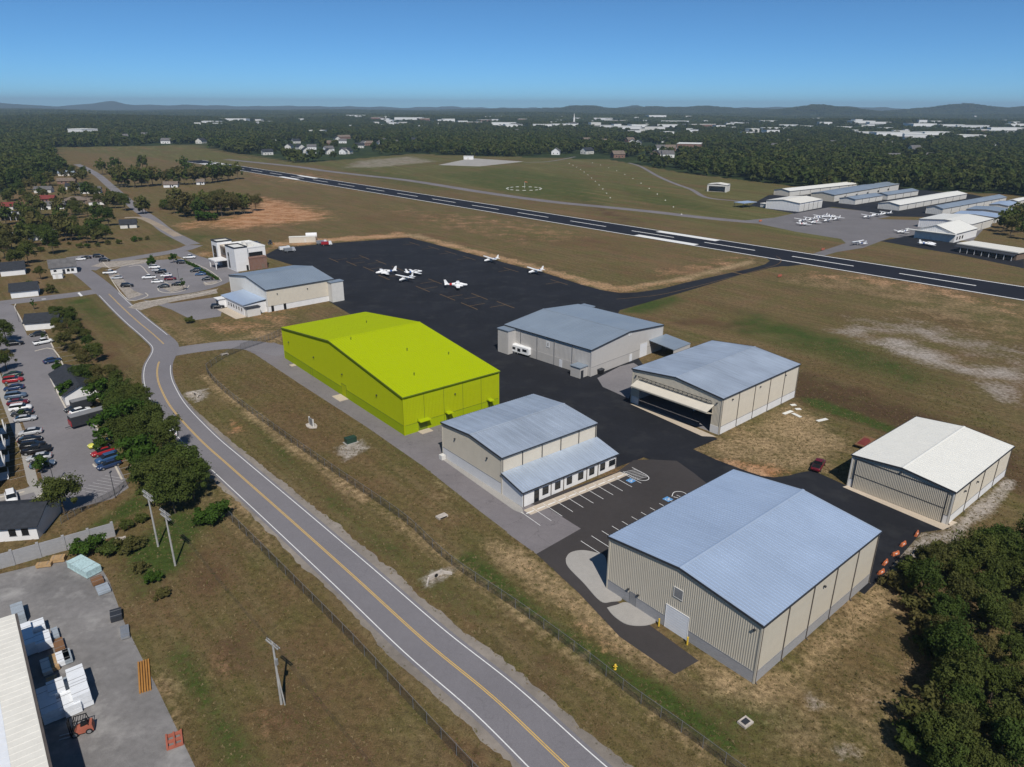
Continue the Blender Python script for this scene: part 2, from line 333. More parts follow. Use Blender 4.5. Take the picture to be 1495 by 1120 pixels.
# straw and dry mulch
for p, so, s in [([(700,785),(760,800),(860,880),(960,940),(1020,965),(985,985),(900,940),(800,870),(730,820)], 2.2, 1.0), ([(1010,965),(1060,965),(1100,1000),(1180,950),(1265,860),(1290,850),(1300,880),(1200,965),(1120,1030),(1040,1010)], 2.2, .95),
    ([(1120,1080),(1250,1010),(1310,960),(1330,1010),(1300,1120),(1150,1120)], 4, .4), ([(1045,640),(1160,590),(1240,640),(1200,690),(1120,680),(1020,660)], 3, .75), ([(560,560),(600,540),(640,690),(720,760),(640,745)], 4, .2),
    ([(395,360),(597,345),(700,372),(800,398),(875,422),(910,425),(1010,408),(1100,384),(1100,378),(1000,403),(905,420),(800,392),(600,340),(400,354)], 1.8, .9), ([(300,545),(420,640),(600,770),(800,920),(1060,1118),(1040,1118),(780,920),(580,768),(400,640),(290,550)], .7, .8),
    ([(250,640),(330,700),(420,800),(380,790),(280,690)], 3, .45), ([(1165,400),(1350,410),(1495,450),(1495,480),(1300,440),(1150,410)], 10, .35), ([(210,965),(250,1000),(275,1060),(255,1060),(225,1000)], 1.5, .8), ([(1400,420),(1495,450),(1495,500),(1300,455)], 8, .3),
    ([(220,375),(320,368),(300,372),(225,380)], 2, .5), ([(190,455),(320,500),(400,470),(420,500),(330,505),(250,500)], 4, .45)]:
    cover(ST, p, so, s)
# pale gravel scrapes
for p, so, s in [([(1255,500),(1300,492),(1340,500),(1400,530),(1495,540),(1495,560),(1440,552),(1380,540),(1310,518)], 5, .85), ([(1205,484),(1250,472),(1290,485),(1250,492)], 5, .65), ([(1250,465),(1340,470),(1495,510),(1495,530),(1380,505),(1290,485)], 10, .55),
    ([(1420,558),(1470,560),(1480,590),(1450,585)], 5, .75), ([(1185,600+20),(1240,700),(1225,700),(1170,630)], 1, .0), ([(1292,832),(1345,778),(1385,776),(1400,790),(1340,815),(1300,840)], 1.2, .95), ([(1385,770),(1468,698),(1482,704),(1470,728),(1440,752),(1395,788)], .8, 1.0),
    ([(270,572),(300,568),(303,580),(288,588),(268,580)], .8, 1.0), ([(485,655),(530,640),(540,655),(505,672)], 1.0, .95), ([(615,845),(640,832),(662,828),(660,840),(630,855)], .9, .95), ([(1180,1000),(1205,1030),(1190,1040)], .8, .8), ([(1210,1080),(1260,1095),(1250,1118),(1220,1110)], 1.2, .8), ([(1260,1000),(1290,1040),(1275,1040)], .8, .6),
    ([(520,235),(600,228),(640,236),(560,244),(500,246)], 10, .55), ([(1340,265+15),(1345,285),(1330,285)], 3, .3)]:
    cover(GR, p, so, s)
# dark brown sward, mown airfield, woodland floor
for p, so, s in [([(1110,530),(1300,580),(1495,660),(1495,730),(1290,625),(1130,580)], 8, .9), ([(280,780),(430,940),(560,1120),(420,1120),(300,940)], 7, .45), ([(800,900),(1000,1120),(880,1120),(740,960)], 6, .35), ([(820,270),(960,330),(900,330),(840,300)], 15, .5), ([(900,460),(1150,470),(1100,490),(960,470)], 5, .5), ([(90,440),(220,560),(250,640),(200,600),(120,500)], 5, .5), ([(960,400),(1080,385),(1090,395)], 5, .4)]:
    cover(0, p, so, s, arr=cov2)
CLEAR = [(75,216),(285,212),(330,222),(440,238),(600,225),(740,229),(890,233),(1000,253),(1150,271),(1260,281),(1320,278),(1460,283),(1640,305),(1640,1300),(-200,1300),(-200,300),(0,285),(40,268),(75,258),(95,250),(95,244),(80,238)]
CLEARW = Gs(CLEAR)
cov2[1] = np.where(inside(XX, YY, CLEARW), 0, 1)
cover(2, [(75,216),(285,212),(330,222),(440,238),(600,225),(740,229),(890,233),(1000,253),(1150,271),(1260,281),(1230,360),(1100,340),(870,300),(600,262),(450,240),(300,240)], 15, 1, arr=cov2)
me = bpy.data.meshes.new('ground')
idx = np.arange(nx*ny).reshape(ny, nx)
quads = np.stack([idx[:-1,:-1], idx[:-1,1:], idx[1:,1:], idx[1:,:-1]], -1).reshape(-1, 4)
me.vertices.add(nx*ny); me.vertices.foreach_set('co', np.stack([XX, YY, ZZ], -1).astype(np.float32).ravel())
me.loops.add(quads.size); me.loops.foreach_set('vertex_index', quads.astype(np.int32).ravel())
me.polygons.add(len(quads)); me.polygons.foreach_set('loop_start', np.arange(0, quads.size, 4, dtype=np.int32))
me.update(calc_edges=True)
for nm, arr in (('cover', cov), ('sward', cov2)):
    at = me.attributes.new(nm, 'FLOAT_COLOR', 'POINT'); at.data.foreach_set('color', np.moveaxis(arr, 0, -1).astype(np.float32).ravel())
me.polygons.foreach_set('use_smooth', np.ones(len(quads), bool))

b = NB('ground_cover'); p = b.wpos()
at = b.n('ShaderNodeAttribute', attribute_name='cover'); sp = b.n('ShaderNodeSeparateColor'); b.l(at.outputs['Color'], sp.inputs[0])
a2 = b.n('ShaderNodeAttribute', attribute_name='sward'); sp2 = b.n('ShaderNodeSeparateColor'); b.l(a2.outputs['Color'], sp2.inputs[0])
n_big = b.noise(p, .018, 5, .6); n_mid = b.noise(p, .11, 5, .62); n_fine = b.noise(p, .9, 5, .7); n_gr = b.noise(p, 5.5, 3, .75)
mow = b.noise(b.wpos((.03, .42, 1), R(50)), 1.0, 3, .6)       # mowing lines run with the road
mow2 = b.noise(b.wpos((.012, .14, 1), R(62)), 1.0, 3, .6)
olive, brown, green, straw, dirt, grav = (.112,.094,.034), (.150,.094,.048), (.050,.072,.016), (.33,.235,.130), (.36,.165,.075), (.33,.29,.25)
c = b.mix(b.ramp(n_mid, .36, .66), olive, brown)
c = b.mix(b.ramp(n_big, .45, .72, 0, .55), c, (.092,.096,.028))
c = b.mix(b.ramp(b.noise(b.wpos((1,1,1), .4), .05, 5, .65), .52, .70, 0, .6), c, (.10,.068,.036))
c = b.mix(b.ramp(mow, .44, .66, 0, .55), c, (.172,.130,.066))
c = b.mix(b.ramp(b.noise(b.wpos((.02, .8, 1), R(50)), 1.0, 2, .5), .56, .68, 0, .32), c, (.064,.068,.020))
c = b.mix(b.math('MULTIPLY', sp2.outputs[2], b.ramp(mow2, .35, .7, .45, 1.)), c, (.085,.092,.026))
c = b.mix(b.math('MULTIPLY', sp2.outputs[2], b.ramp(mow2, .50, .62, 0, .75)), c, (.145,.128,.053))
c = b.mix(b.ramp(b.noise(b.wpos((.006, .07, 1), R(52)), 1.0, 4, .65), .54, .68, 0, .6), c, (.185,.115,.062))
def soft(mask, k=.55, lo=.35, hi=.7):
    v = b.math('ADD', mask, b.math('ADD', b.ramp(n_fine, .25, .75, -k*.5, k*.5), b.ramp(n_mid, .25, .75, -k*.6, k*.6)))
    q = b.ramp(v, lo, hi); return b.math('MULTIPLY', q, b.ramp(mask, .02, .15))
c = b.mix(soft(sp2.outputs[0], .7, .25, .8), c, (.078,.048,.026))
c = b.mix(b.ramp(b.noise(b.wpos((.5,1,1), .9), .03, 6, .7), .50, .66, 0, .5), c, (.128,.070,.038))
c = b.mix(soft(sp.outputs[1], .6, .25, .85), c, green)
c = b.mix(soft(sp.outputs[2], .8, .15, 1.05), c, straw)
c = b.mix(soft(sp.outputs[0], .9, .25, 1.0), c, b.mix(b.ramp(n_mid, .4, .62), dirt, (.42,.25,.14)))
c = b.mix(soft(at.outputs['Alpha'], .6, .25, .95), c, grav)
pale = b.noise(p, .34, 6, .75); c = b.mix(b.ramp(pale, .64, .76, 0, .5), c, (.27,.215,.135))
rgrain = b.math('ADD', b.ramp(n_fine, .25, .75, .52, 1.48), b.ramp(n_gr, .25, .75, -.5, .5))
hs = b.n('ShaderNodeHueSaturation'); b.l(c, hs.inputs['Color']); b.l(rgrain, hs.inputs['Value'])
farw = b.noise(p, .02, 6, .75); fl = b.mix(b.ramp(farw, .4, .6), (.018,.030,.010), (.040,.055,.016))
c = b.mix(sp2.outputs[1], hs.outputs[0], fl)
gh = b.math('ADD', b.math('MULTIPLY', n_fine, .6), b.math('MULTIPLY', n_gr, .4)); b.bump(gh, .35, .8)
M['ground'] = b.done(c, .97, spec=.1)
me.materials.append(M['ground'])
go = bpy.data.objects.new('ground', me); COL.objects.link(go); tag(go, kind='structure')

# ---------------------------------------------------------------- paved sheets
PAV = []                                  # outlines of everything paved or built, for the grass to keep off
def sheet(name, pts, z, mat, thick=None, kind='structure', world=False):
    q = pts if world else Gs(pts); PAV.append(q)
    n = len(q); a = sum(q[i][0]*q[(i+1)%n][1]-q[(i+1)%n][0]*q[i][1] for i in range(n))
    if a < 0: q = q[::-1]
    m = MB(); m.add([(x, y, z) for x, y in q], [tuple(range(n))])
    o = obj(name, m, mat); return tag(o, kind=kind)
def smooth(pts, n=6):                     # Catmull-Rom through the surveyed points
    out = []; P = [pts[0]] + list(pts) + [pts[-1]]
    for i in range(1, len(P)-2):
        p0, p1, p2, p3 = [np.array(q) for q in P[i-1:i+3]]
        for k in range(n):
            t = k/n; out.append(tuple(.5*((2*p1)+(-p0+p2)*t+(2*p0-5*p1+4*p2-p3)*t*t+(-p0+3*p1-3*p2+p3)*t**3)))
    return out + [tuple(pts[-1])]
def offset(line, d):
    out = []
    for i, (x, y) in enumerate(line):
        a = line[max(i-1, 0)]; c_ = line[min(i+1, len(line)-1)]; dx, dy = c_[0]-a[0], c_[1]-a[1]; L = math.hypot(dx, dy) or 1
        out.append((x - dy/L*d, y + dx/L*d))
    return out
def strip_mb(m, line, o0, o1, z):
    A = offset(line, o0); B = offset(line, o1); n = len(line)
    m.add([(x, y, z) for x, y in A] + [(x, y, z) for x, y in B], [(i+n, i, i+1, i+1+n) if o1 > o0 else (i, i+n, i+1+n, i+1) for i in range(n-1)][::1]); return m
def strip(name, line, o0, o1, z, mat, parent=None):
    if name != 'gravel_shoulder': PAV.append(list(offset(line, o0)) + list(offset(line, o1))[::-1])
    o = obj(name, strip_mb(MB(), line, o0, o1, z), mat, parent)
    if not parent: tag(o, kind='structure')
    return o
def dashes(m, line, o, wd, on, off, z, phase=0.0):
    seg = []; acc = -phase
    for i in range(len(line)-1):
        (ax, ay), (bx, by) = line[i], line[i+1]; L = math.hypot(bx-ax, by-ay); k = max(1, int(L/ (min(on, off)/2)))
        for j in range(k):
            s0 = acc + L*j/k
            if s0 % (on+off) < on: seg.append(((ax+(bx-ax)*j/k, ay+(by-ay)*j/k), (ax+(bx-ax)*(j+1)/k, ay+(by-ay)*(j+1)/k)))
        acc += L
    for a_, b_ in seg: strip_mb(m, [a_, b_], o-wd/2, o+wd/2, z)
# ---------------------------------------------------------------- roads, apron, lots
Z1, Z2, Z3, ZM = .012, .022, .032, .042
ROADC = smooth(Gs([(905,1190),(827,1119),(722,1020),(619,935),(520,845),(425,760),(378.6,719),(331,677),(291,641),(252,598),(236,570),(230,551),(231,532),(241,508),(228,492),(200,468.6),(177.6,448),(150,421),(128,403),(112,392),(98,380)]), 6)
_d = [];
for (_ax, _ay), (_bx, _by) in zip(ROADC[:61], ROADC[1:62]):
    _k = max(1, int(math.hypot(_bx-_ax, _by-_ay)/.7)); _d += [(_ax+(_bx-_ax)*q/_k, _ay+(_by-_ay)*q/_k) for q in range(_k)]
_n = len(_d); _rg = random.Random(5); _m = MB(); _w0 = _w1 = 0.0; _O = [offset(_d, 1.0)[i] for i in range(_n)]; _A, _B = [], []
for _i, (_x, _y) in enumerate(_d):
    _w0 = .8*_w0+_rg.uniform(-.22,.22); _w1 = .8*_w1+_rg.uniform(-.2,.2); _f = min(1, (_n-1-_i)/60); _nx, _ny = _O[_i][0]-_x, _O[_i][1]-_y
    _a = -3.7-(1.75+_w0+_rg.uniform(-.15,.15))*_f; _b = 3.7+(1.15+_w1+_rg.uniform(-.15,.15))*_f; _A.append((_x+_nx*_a, _y+_ny*_a)); _B.append((_x+_nx*_b, _y+_ny*_b))
_m.add([(x, y, .006) for x, y in _A]+[(x, y, .006) for x, y in _B], [(i+_n, i, i+1, i+1+_n) for i in range(_n-1)]); tag(obj('gravel_shoulder', _m, M['shoulder']), kind='structure')
strip('road', ROADC, -3.95, 3.95, Z3, M['road'])
m = MB(); strip_mb(m, ROADC[:101], 3.32, 3.47, ZM); strip_mb(m, ROADC[:72], -3.47, -3.32, ZM); strip_mb(m, ROADC[84:101], -3.47, -3.32, ZM)
tag(obj('edge_line', m, M['wline']), kind='structure')
m = MB(); strip_mb(m, ROADC[:74], -.20, -.06, ZM); strip_mb(m, ROADC[:74], .06, .20, ZM); strip_mb(m, ROADC[80:101], -.18, -.06, ZM); strip_mb(m, ROADC[80:101], .06, .18, ZM)
tag(obj('centre_line', m, M['yline']), kind='structure')
def road(name, px, wd, z, mat, n=4, px_n=None):
    return strip(name, smooth(Gs(px), n), -wd/2, wd/2, z, mat)
road('side_road', [(-60,452),(0,443),(60,436),(110,430),(150,424)], 8.5, Z2, M['greyasph'])
sheet('stop_bar', [(113,428),(116,427),(121,432),(118,433)], ZM, M['wline'])
sheet('stop_bar', [(60,436.5),(66,435.5),(68,437),(62,438)], ZM, M['fadew'])
road('service_road', [(237,517),(265,512),(300,507),(345,503),(385,507),(420,515)], 8.5, Z2, M['greyasph'])
sheet('old_pavement', [(352,508),(400,500),(420,508),(592,628),(650,600),(690,640),(765,700),(860,765),(848,772),(783,809),(700,746),(618,681),(536,624),(440,562),(372,517)], Z1, M['oldasph'])
sheet('old_pavement', [(780,752),(800,735),(822,745),(848,772),(783,809),(740,778)], Z2, M['oldasph'])
road('terminal_drive', [(112,397),(150,385),(200,376),(260,366),(285,358)], 9, Z2, M['greyasph'])
road('terminal_drive', [(185,437),(235,430),(280,424),(315,414),(335,402),(326,392),(308,384),(280,376),(262,368)], 8, Z1, M['greyasph'])
sheet('car_park', [(96,376),(118,373),(150,372),(165,382),(140,395),(110,392)], Z2+.003, M['greyasph'])
sheet('car_park', [(158,401),(180,388),(225,380),(262,378),(300,384),(326,402),(318,412),(285,422),(212,432),(192,436)], Z2+.006, M['greyasph'])
sheet('car_park', [(208,438),(250,443),(300,436),(330,432),(326,446),(322,462),(282,468),(250,452)], Z2, M['greyasph'])
road('country_road', [(282,357),(245,338),(222,320),(200,305),(180,288),(157,268),(143,256),(126,246),(112,240)], 7.5, Z1, M['greyasph'])
road('gravel_drive', [(182,318),(205,318),(225,326),(260,345)], 5, Z1+.004, M['dirtpath'])
road('back_lane', [(-20,345),(40,338),(75,333),(95,330)], 6, Z1, M['greyasph'])
road('driveway', [(48,315),(64,325),(74,333)], 4, Z1+.003, M['greyasph'])
# dark new asphalt: parking apron, taxiway, lanes between the hangars
APRON = [(384,374),(407,362),(500,354),(597,347),(640,358),(700,374),(800,400),(850,416),(880,424),(905,428),(930,427),(965,422),(1000,413),(1050,402),(1100,391),(1117,386),(1124,381),(1118,376),(1105,374),
         (1110,372),(1190,381),(1180,386),(1155,387),(1125,391),(1080,402),(1000,426),(940,443),(905,453),(895,470),(930,520),(950,548),(935,590),(1048,641),(1012,656),(1045,671),(1090,688),(1112,695),(1130,697),(1150,695),(1168,690),(1187,687),(1240,711),(1386,772),(1345,778),(1292,838),(1262,868),
         (1150,800),(1020,700),(940,668),(880,690),(800,640),(720,596),(640,560),(580,500),(480,440),(470,400)]
sheet('apron', APRON, Z2, M['newasph'])
sheet('lot_pavement', [(900,690),(925,672),(950,671),(988,673),(1012,690),(1100,760),(1000,800),(900,830),(890,870),(1020,965),(985,985),(905,930),(845,866),(783,809),(848,772),(800,742),(770,735)], Z2+.004, M['brownasph'])
sheet('concrete_pad', [(872,552),(905,535),(925,530),(950,545),(925,565),(918,582),(880,565)], Z2+.006, M['greyasph'])
sheet('walk', [(764,745),(905,689),(918,693),(905,699),(775,752)], Z2+.010, M['tanconc'])
sheet('walk', [(640,667),(650,664),(762,741),(765,751),(750,745)], Z2+.011, M['concrete'])
sheet('apron_slab', [(920,590),(935,590),(1046,638),(1025,637)], Z2+.008, M['tanconc'])
sheet('apron_slab', [(1230,711),(1240,708),(1398,763),(1377,774)], Z2+.008, M['tanconc'])
sheet('apron_slab', [(480,436),(486,424),(501,430),(497,433)], Z2+.008, M['tanconc'])
def blob(px, n=5): return smooth(Gs(px)+[G(*px[0])], n)[:-1]
def slab(name, pts, z0, z1, mat): PAV.append(list(pts)); return tag(obj(name, MB().prism(pts, z0, z1), mat), kind='structure')
slab('concrete_island', blob([(826,816),(832,808),(848,804),(868,807),(884,815),(890,858),(908,875),(893,879),(876,878),(852,852),(829,828)]), .0, .12, M['concrete'])
slab('concrete_island', blob([(886,888),(900,884),(918,881),(958,903),(957,909),(940,914),(915,912),(896,900)]), .0, .12, M['concrete'])
# runway
ra, rb = np.array(G(1495,434)), np.array(G(280,236)); rd = (rb-ra)/np.linalg.norm(rb-ra); rn = np.array([-rd[1], rd[0]])
def rw(s_, o): q = ra + rd*s_ + rn*(o-7.4); return (float(q[0]), float(q[1]))
RWY = [rw(s_, 0) for s_ in (-300, 0, 500, 985)]; RW = 13.6
strip('runway', RWY, -RW-.8, RW+.8, Z3, M['runway'])
m = MB(); strip_mb(m, RWY, RW-1.0, RW+.1, ZM+.01); strip_mb(m, RWY, -RW-.1, -RW+1.0, ZM+.01)
for k in range(-4, 17):
    s_ = 19.5+52.4*k
    if s_ < 880: strip_mb(m, [rw(s_, 0), rw(s_+31.5, 0)], -.55, .55, ZM+.01)
tag(obj('runway_marking', m, M['wline']), kind='structure')
m = MB()
for s0, s1 in ((154, 196), (640, 682)):
    for o in (-10.4, 10.4): strip_mb(m, [rw(s0, o), rw(s1, o)], -2.6, 2.6, ZM+.014)
for o in (-11,-8.5,-6,-3.5,3.5,6,8.5,11): strip_mb(m, [rw(880, o), rw(925, o)], -.9, .9, ZM+.014)
tag(obj('aiming_mark', m, M['wline']), kind='structure')
sheet('taxiway_throat', [(1090,372),(1100,371),(1122,377),(1126,382),(1112,388),(1150,389),(1200,383),(1180,380)], Z2+.006, M['newasph'])
m = MB(); strip_mb(m, smooth(Gs([(900,437),(960,431),(1010,420),(1075,403),(1120,391),(1137,385),(1140,379),(1133,374)])), -.12, .12, ZM+.016); strip_mb(m, Gs([(1068,397),(1095,403)]), -.4, .4, ZM); tag(obj('taxi_line', m, M['tieline']), kind='structure')
# far taxiway, ramps, grass-strip paths
road('taxiway', [(330,233),(430,243),(470,249),(530,256),(600,264),(700,280),(800,294),(880,302),(950,309),(1010,316),(1070,322),(1110,325)], 11, Z1, M['oldasph'])
sheet('ramp_pavement', [(1085,322),(1130,318),(1180,307),(1210,303),(1260,308),(1300,316),(1280,320),(1360,322),(1440,330),(1420,352),(1300,347),(1260,362),(1222,368),(1190,377),(1176,374),(1235,355),(1228,349),(1160,338)], Z1+.003, M['ramp'])
sheet('taxi_lane', [(1095,300),(1122,285),(1150,284),(1300,272),(1330,276),(1420,284),(1475,296),(1400,318),(1300,316),(1260,308),(1215,302),(1160,312),(1120,305)], Z1+.006, M['newasph'])
sheet('fuel_ramp', [(1285,352),(1340,342),(1400,352),(1495,378),(1495,392),(1400,372),(1340,362)], Z1+.007, M['newasph'])
road('grass_path', [(918,238),(935,243),(960,257),(985,268),(1010,277),(1030,288),(1070,293),(1110,296)], 4.5, Z1+.002, M['oldasph'])
sheet('concrete_pad', [(640,241),(688,231),(765,236),(700,243)], Z1, M['concrete'])
road('perimeter_path', [(765,237),(800,236),(840,229)], 4, Z1+.002, M['oldasph'])
sheet('grass_verge', [(1176,374),(1190,377),(1222,368),(1215,366)], Z1+.004, M['ramp'])
# apartment car park, warehouse yard
sheet('car_park', [(-70,455),(10,443),(22,447),(27,460),(40,490),(58,487),(65,483),(95,545),(140,620),(178,690),(188,712),(165,728),(120,740),(80,752),(55,760),(-10,760),(-40,725),(20,722),(62,700),(50,660),(15,570),(-10,520),(-60,480)], Z1, M['greyasph'])
sheet('yard', [(-140,860),(0,838),(50,826),(110,816),(145,824),(160,850),(182,910),(232,1010),(285,1120),(300,1200),(-200,1200)], Z1, M['yardconc'])
sheet('walk', [(-10,520),(0,545),(30,620),(50,680),(56,705),(70,730),(58,732),(40,705),(30,660),(0,580),(-25,530)], Z2, M['concrete'])
sheet('walk', [(-60,735),(0,722),(42,712),(92,700),(93,706),(45,720),(-50,745)], Z2+.004, M['concrete'])
sheet('lawn', [(46,708),(92,696),(90,704),(52,717)], Z2, M['ground']) if False else None
# kerbs (real steps)
def kerb(px, wd=.35, parent=None, n=3, h=.14):
    ln = smooth(Gs(px), n); A = offset(ln, -wd/2); B = offset(ln, wd/2); mm = MB()
    mm.loft([[(a[0],a[1],0), (a[0],a[1],h), (b_[0],b_[1],h), (b_[0],b_[1],0)] for a, b_ in zip(A, B)]); return tag(obj('kerb', mm, M['kerb']), kind='structure')
for k in ([(160,404),(186,438),(215,433),(212,428)], [(148,380),(160,392),(178,389),(215,381)], [(188,390),(205,388),(220,403),(245,414)], [(231,417),(232,425),(248,428),(270,424),(276,417)], [(264,378),(300,392),(322,408),(320,412),(306,416),(298,412)],
          [(192,448),(205,442),(250,436),(300,428),(318,422)], [(23,444),(22,450),(30,465),(38,482)], [(65,483),(78,508)], [(51,513),(78,510),(98,546)], [(74,553),(98,600),(103,605)], [(140,622),(158,660),(178,700)], [(136,678),(140,682),(150,678)], [(48,740),(55,727),(92,698),(92,708),(84,717)], [(-10,728),(20,722),(36,718)], [(148,660),(185,690)][:0]):
    if len(k) > 1: kerb(k)
# dry islands in the terminal car park
for q in ([(160,404),(172,398),(190,420),(196,425),(210,430),(188,437)], [(133,389),(152,382),(215,379),(216,384),(160,391)], [(232,418),(246,414),(270,416),(274,421),(250,427)], [(186,449),(210,441),(315,422),(318,428),(250,441),(205,453)], [(296,413),(318,410),(316,414),(300,417)]):
    o = tag(obj('island', MB().prism(Gs(q), .0, .06), M['ground']), kind='structure')
# parking bays
def bays(name, px0, px1, n, L, side, mat, wd=.11, z=ZM, stops=False, end=None, skip=()):
    a, b_ = np.array(G(*px0)), np.array(G(*px1)); d = (b_-a)/np.linalg.norm(b_-a); q = np.array([-d[1], d[0]])*side
    mm = MB(); W = np.linalg.norm(b_-a)/n
    for i in range(n+1):
        if i in skip: continue
        p0 = a + d*W*i; p1 = p0 + q*L; strip_mb(mm, [tuple(p0), tuple(p1)], -wd/2, wd/2, z)
    tag(obj(name, mm, mat), kind='structure')
    return a, d, q, W
a, d, q, W = bays('bay_line', (761,748), (907,690), 10, 5.6, -1, M['wline'])
for i in range(10):
    c_ = a + d*W*(i+.5) + q*1.0
    mm = MB(); mm.prism([(-.9,-.09),(.9,-.09),(.9,.09),(-.9,.09)], 0, .1)
    tag(obj('wheel_stop', mm, M['wline'], None, (c_[0], c_[1], Z2+.012), math.atan2(d[1], d[0])), 'white concrete wheel stop in a bay before the low office wing', 'wheel stop', 'wheel stops along the office wing')
mm = MB(); strip_mb(mm, smooth([tuple(a+d*W*10.2), tuple(a+d*W*10.2+q*3.6), tuple(a+d*W*10.4+q*5.0), tuple(a+d*W*10.75+q*5.4), tuple(a+d*W*11.1+q*5.0), tuple(a+d*W*11.3+q*3.6), tuple(a+d*W*11.3-q*.2)]), -.07, .07, ZM)
for k in range(7): strip_mb(mm, [tuple(a+d*W*10.25+q*(.6*k+.2)), tuple(a+d*W*11.25+q*(.6*k+.9))], -.05, .05, ZM)
tag(obj('hatched_island', mm, M['wline']), kind='structure')
def wheelchair(px, rz):
    x, y = G(*px); t = thing('parking_symbol', 'blue square with white wheelchair symbol painted beside the hatched island', 'road marking', (x, y, ZM-.008), rz, 'accessible bay symbols'); t['kind'] = 'structure'
    obj('blue_square', MB().add([(-.75,-.75,0),(.75,-.75,0),(.75,.75,0),(-.75,.75,0)], [(0,1,2,3)]), M['blueline'], t)
    s = MB()
    for k in range(14):
        t0, t1 = R(-200+k*18), R(-200+k*18+18); s.add([(.05+.30*math.cos(t0),-.2+.30*math.sin(t0),.01),(.05+.30*math.cos(t1),-.2+.30*math.sin(t1),.01),(.05+.38*math.cos(t1),-.2+.38*math.sin(t1),.01),(.05+.38*math.cos(t0),-.2+.38*math.sin(t0),.01)], [(0,1,2,3)])
    for x0, x1, y0, y1 in ((-.12,0,-.15,.35),(-.12,.3,-.15,-.05),(.25,.35,-.45,-.05),(-.05,.28,.1,.18)): s.add([(x0,y0,.01),(x1,y0,.01),(x1,y1,.01),(x0,y1,.01)], [(0,1,2,3)])
    s.prism([(-.06+.12*math.cos(R(k*45)), .5+.12*math.sin(R(k*45))) for k in range(8)], .008, .0101); obj('symbol', s, M['wline'], t)
wheelchair((921,702), R(-50)); 
a, d, q, W = bays('bay_line', (848,790), (988,723), 10, 5.8, -1, M['wline'])
wheelchair((975,729), R(-50))
mm = MB(); strip_mb(mm, blob([(981,725),(984,719),(994,718),(1002,722),(996,728)]), -.07, .07, ZM); tag(obj('hatched_island', mm, M['wline']), kind='structure')
bays('bay_line', (72,510), (92,545), 5, 5.2, 1, M['fadew']); bays('bay_line', (138,622), (176,695), 9, 5.2, 1, M['fadew']); bays('bay_line', (6,545), (58,690), 22, 5.2, -1, M['fadew']); bays('bay_line', (150,722), (186,700), 6, 5.5, 1, M['fadew'])
bays('bay_line', (172,392), (196,424), 7, 5, -1, M['wline']); bays('bay_line', (213,384), (246,416), 9, 5, 1, M['wline']); bays('bay_line', (272,386), (302,412), 8, 5, 1, M['wline'])
# tie-down T marks on the apron
mm = MB()
for px, py, f in [(487,380,0),(513,385,0),(532,376,1),(556,383,1),(580,392,1),(538,393,0),(617,422,0),(635,411,1),(653,434,0),(700,433,1),(685,447,0),(738,445,1),(633,362,1),(658,369,1),(685,377,1),(746,394,1),(816,412,1),(605,356,1),(560,405,0)]:
    x, y = G(px, py); u_ = np.array([math.cos(R(125)), math.sin(R(125))]); v_ = np.array([u_[1], -u_[0]])*(1 if f else -1); p = np.array([x, y])
    strip_mb(mm, [tuple(p-u_*6), tuple(p+u_*6)], -.14, .14, ZM); strip_mb(mm, [tuple(p), tuple(p-v_*7)], -.12, .12, ZM)
tag(obj('tie_down_marking', mm, M['tieline']), kind='structure')
# ---------------------------------------------------------------- hangars and buildings
def ribbed(m, p0, p1, zb, zt, pitch=.3, dep=.04, out=1):
    """corrugated wall sheet from p0 to p1 (xy); zb/zt are functions of the distance along it"""
    p0 = np.array(p0, float); p1 = np.array(p1, float); L = np.linalg.norm(p1-p0); d = (p1-p0)/L; nrm = np.array([d[1], -d[0]])*out
    n = max(1, round(L/pitch)); pt = L/n; ss = []
    for i in range(n):
        for f, o in ((0, 0), (.45, 0), (.58, dep), (.87, dep)): ss.append((pt*(i+f), o))
    ss.append((L, 0)); vs = []
    for s_, o in ss:
        q = p0 + d*s_ + nrm*o; vs.append((q[0], q[1], zb(s_))); vs.append((q[0], q[1], zt(s_)))
    return m.add(vs, [(2*i, 2*i+2, 2*i+3, 2*i+1) for i in range(len(ss)-1)])
def wallbox(m, p0, p1, t, z0, z1, out=1, gap=0.0):
    p0 = np.array(p0, float); p1 = np.array(p1, float); L = np.linalg.norm(p1-p0); d = (p1-p0)/L; nr = np.array([d[1], -d[0]])*out
    a, b_, c_, e = p0+nr*gap, p1+nr*gap, p1+nr*(gap+t), p0+nr*(gap+t)
    return m.hexa([(*a, z0), (*b_, z0), (*c_, z0), (*e, z0), (*a, z1), (*b_, z1), (*c_, z1), (*e, z1)])
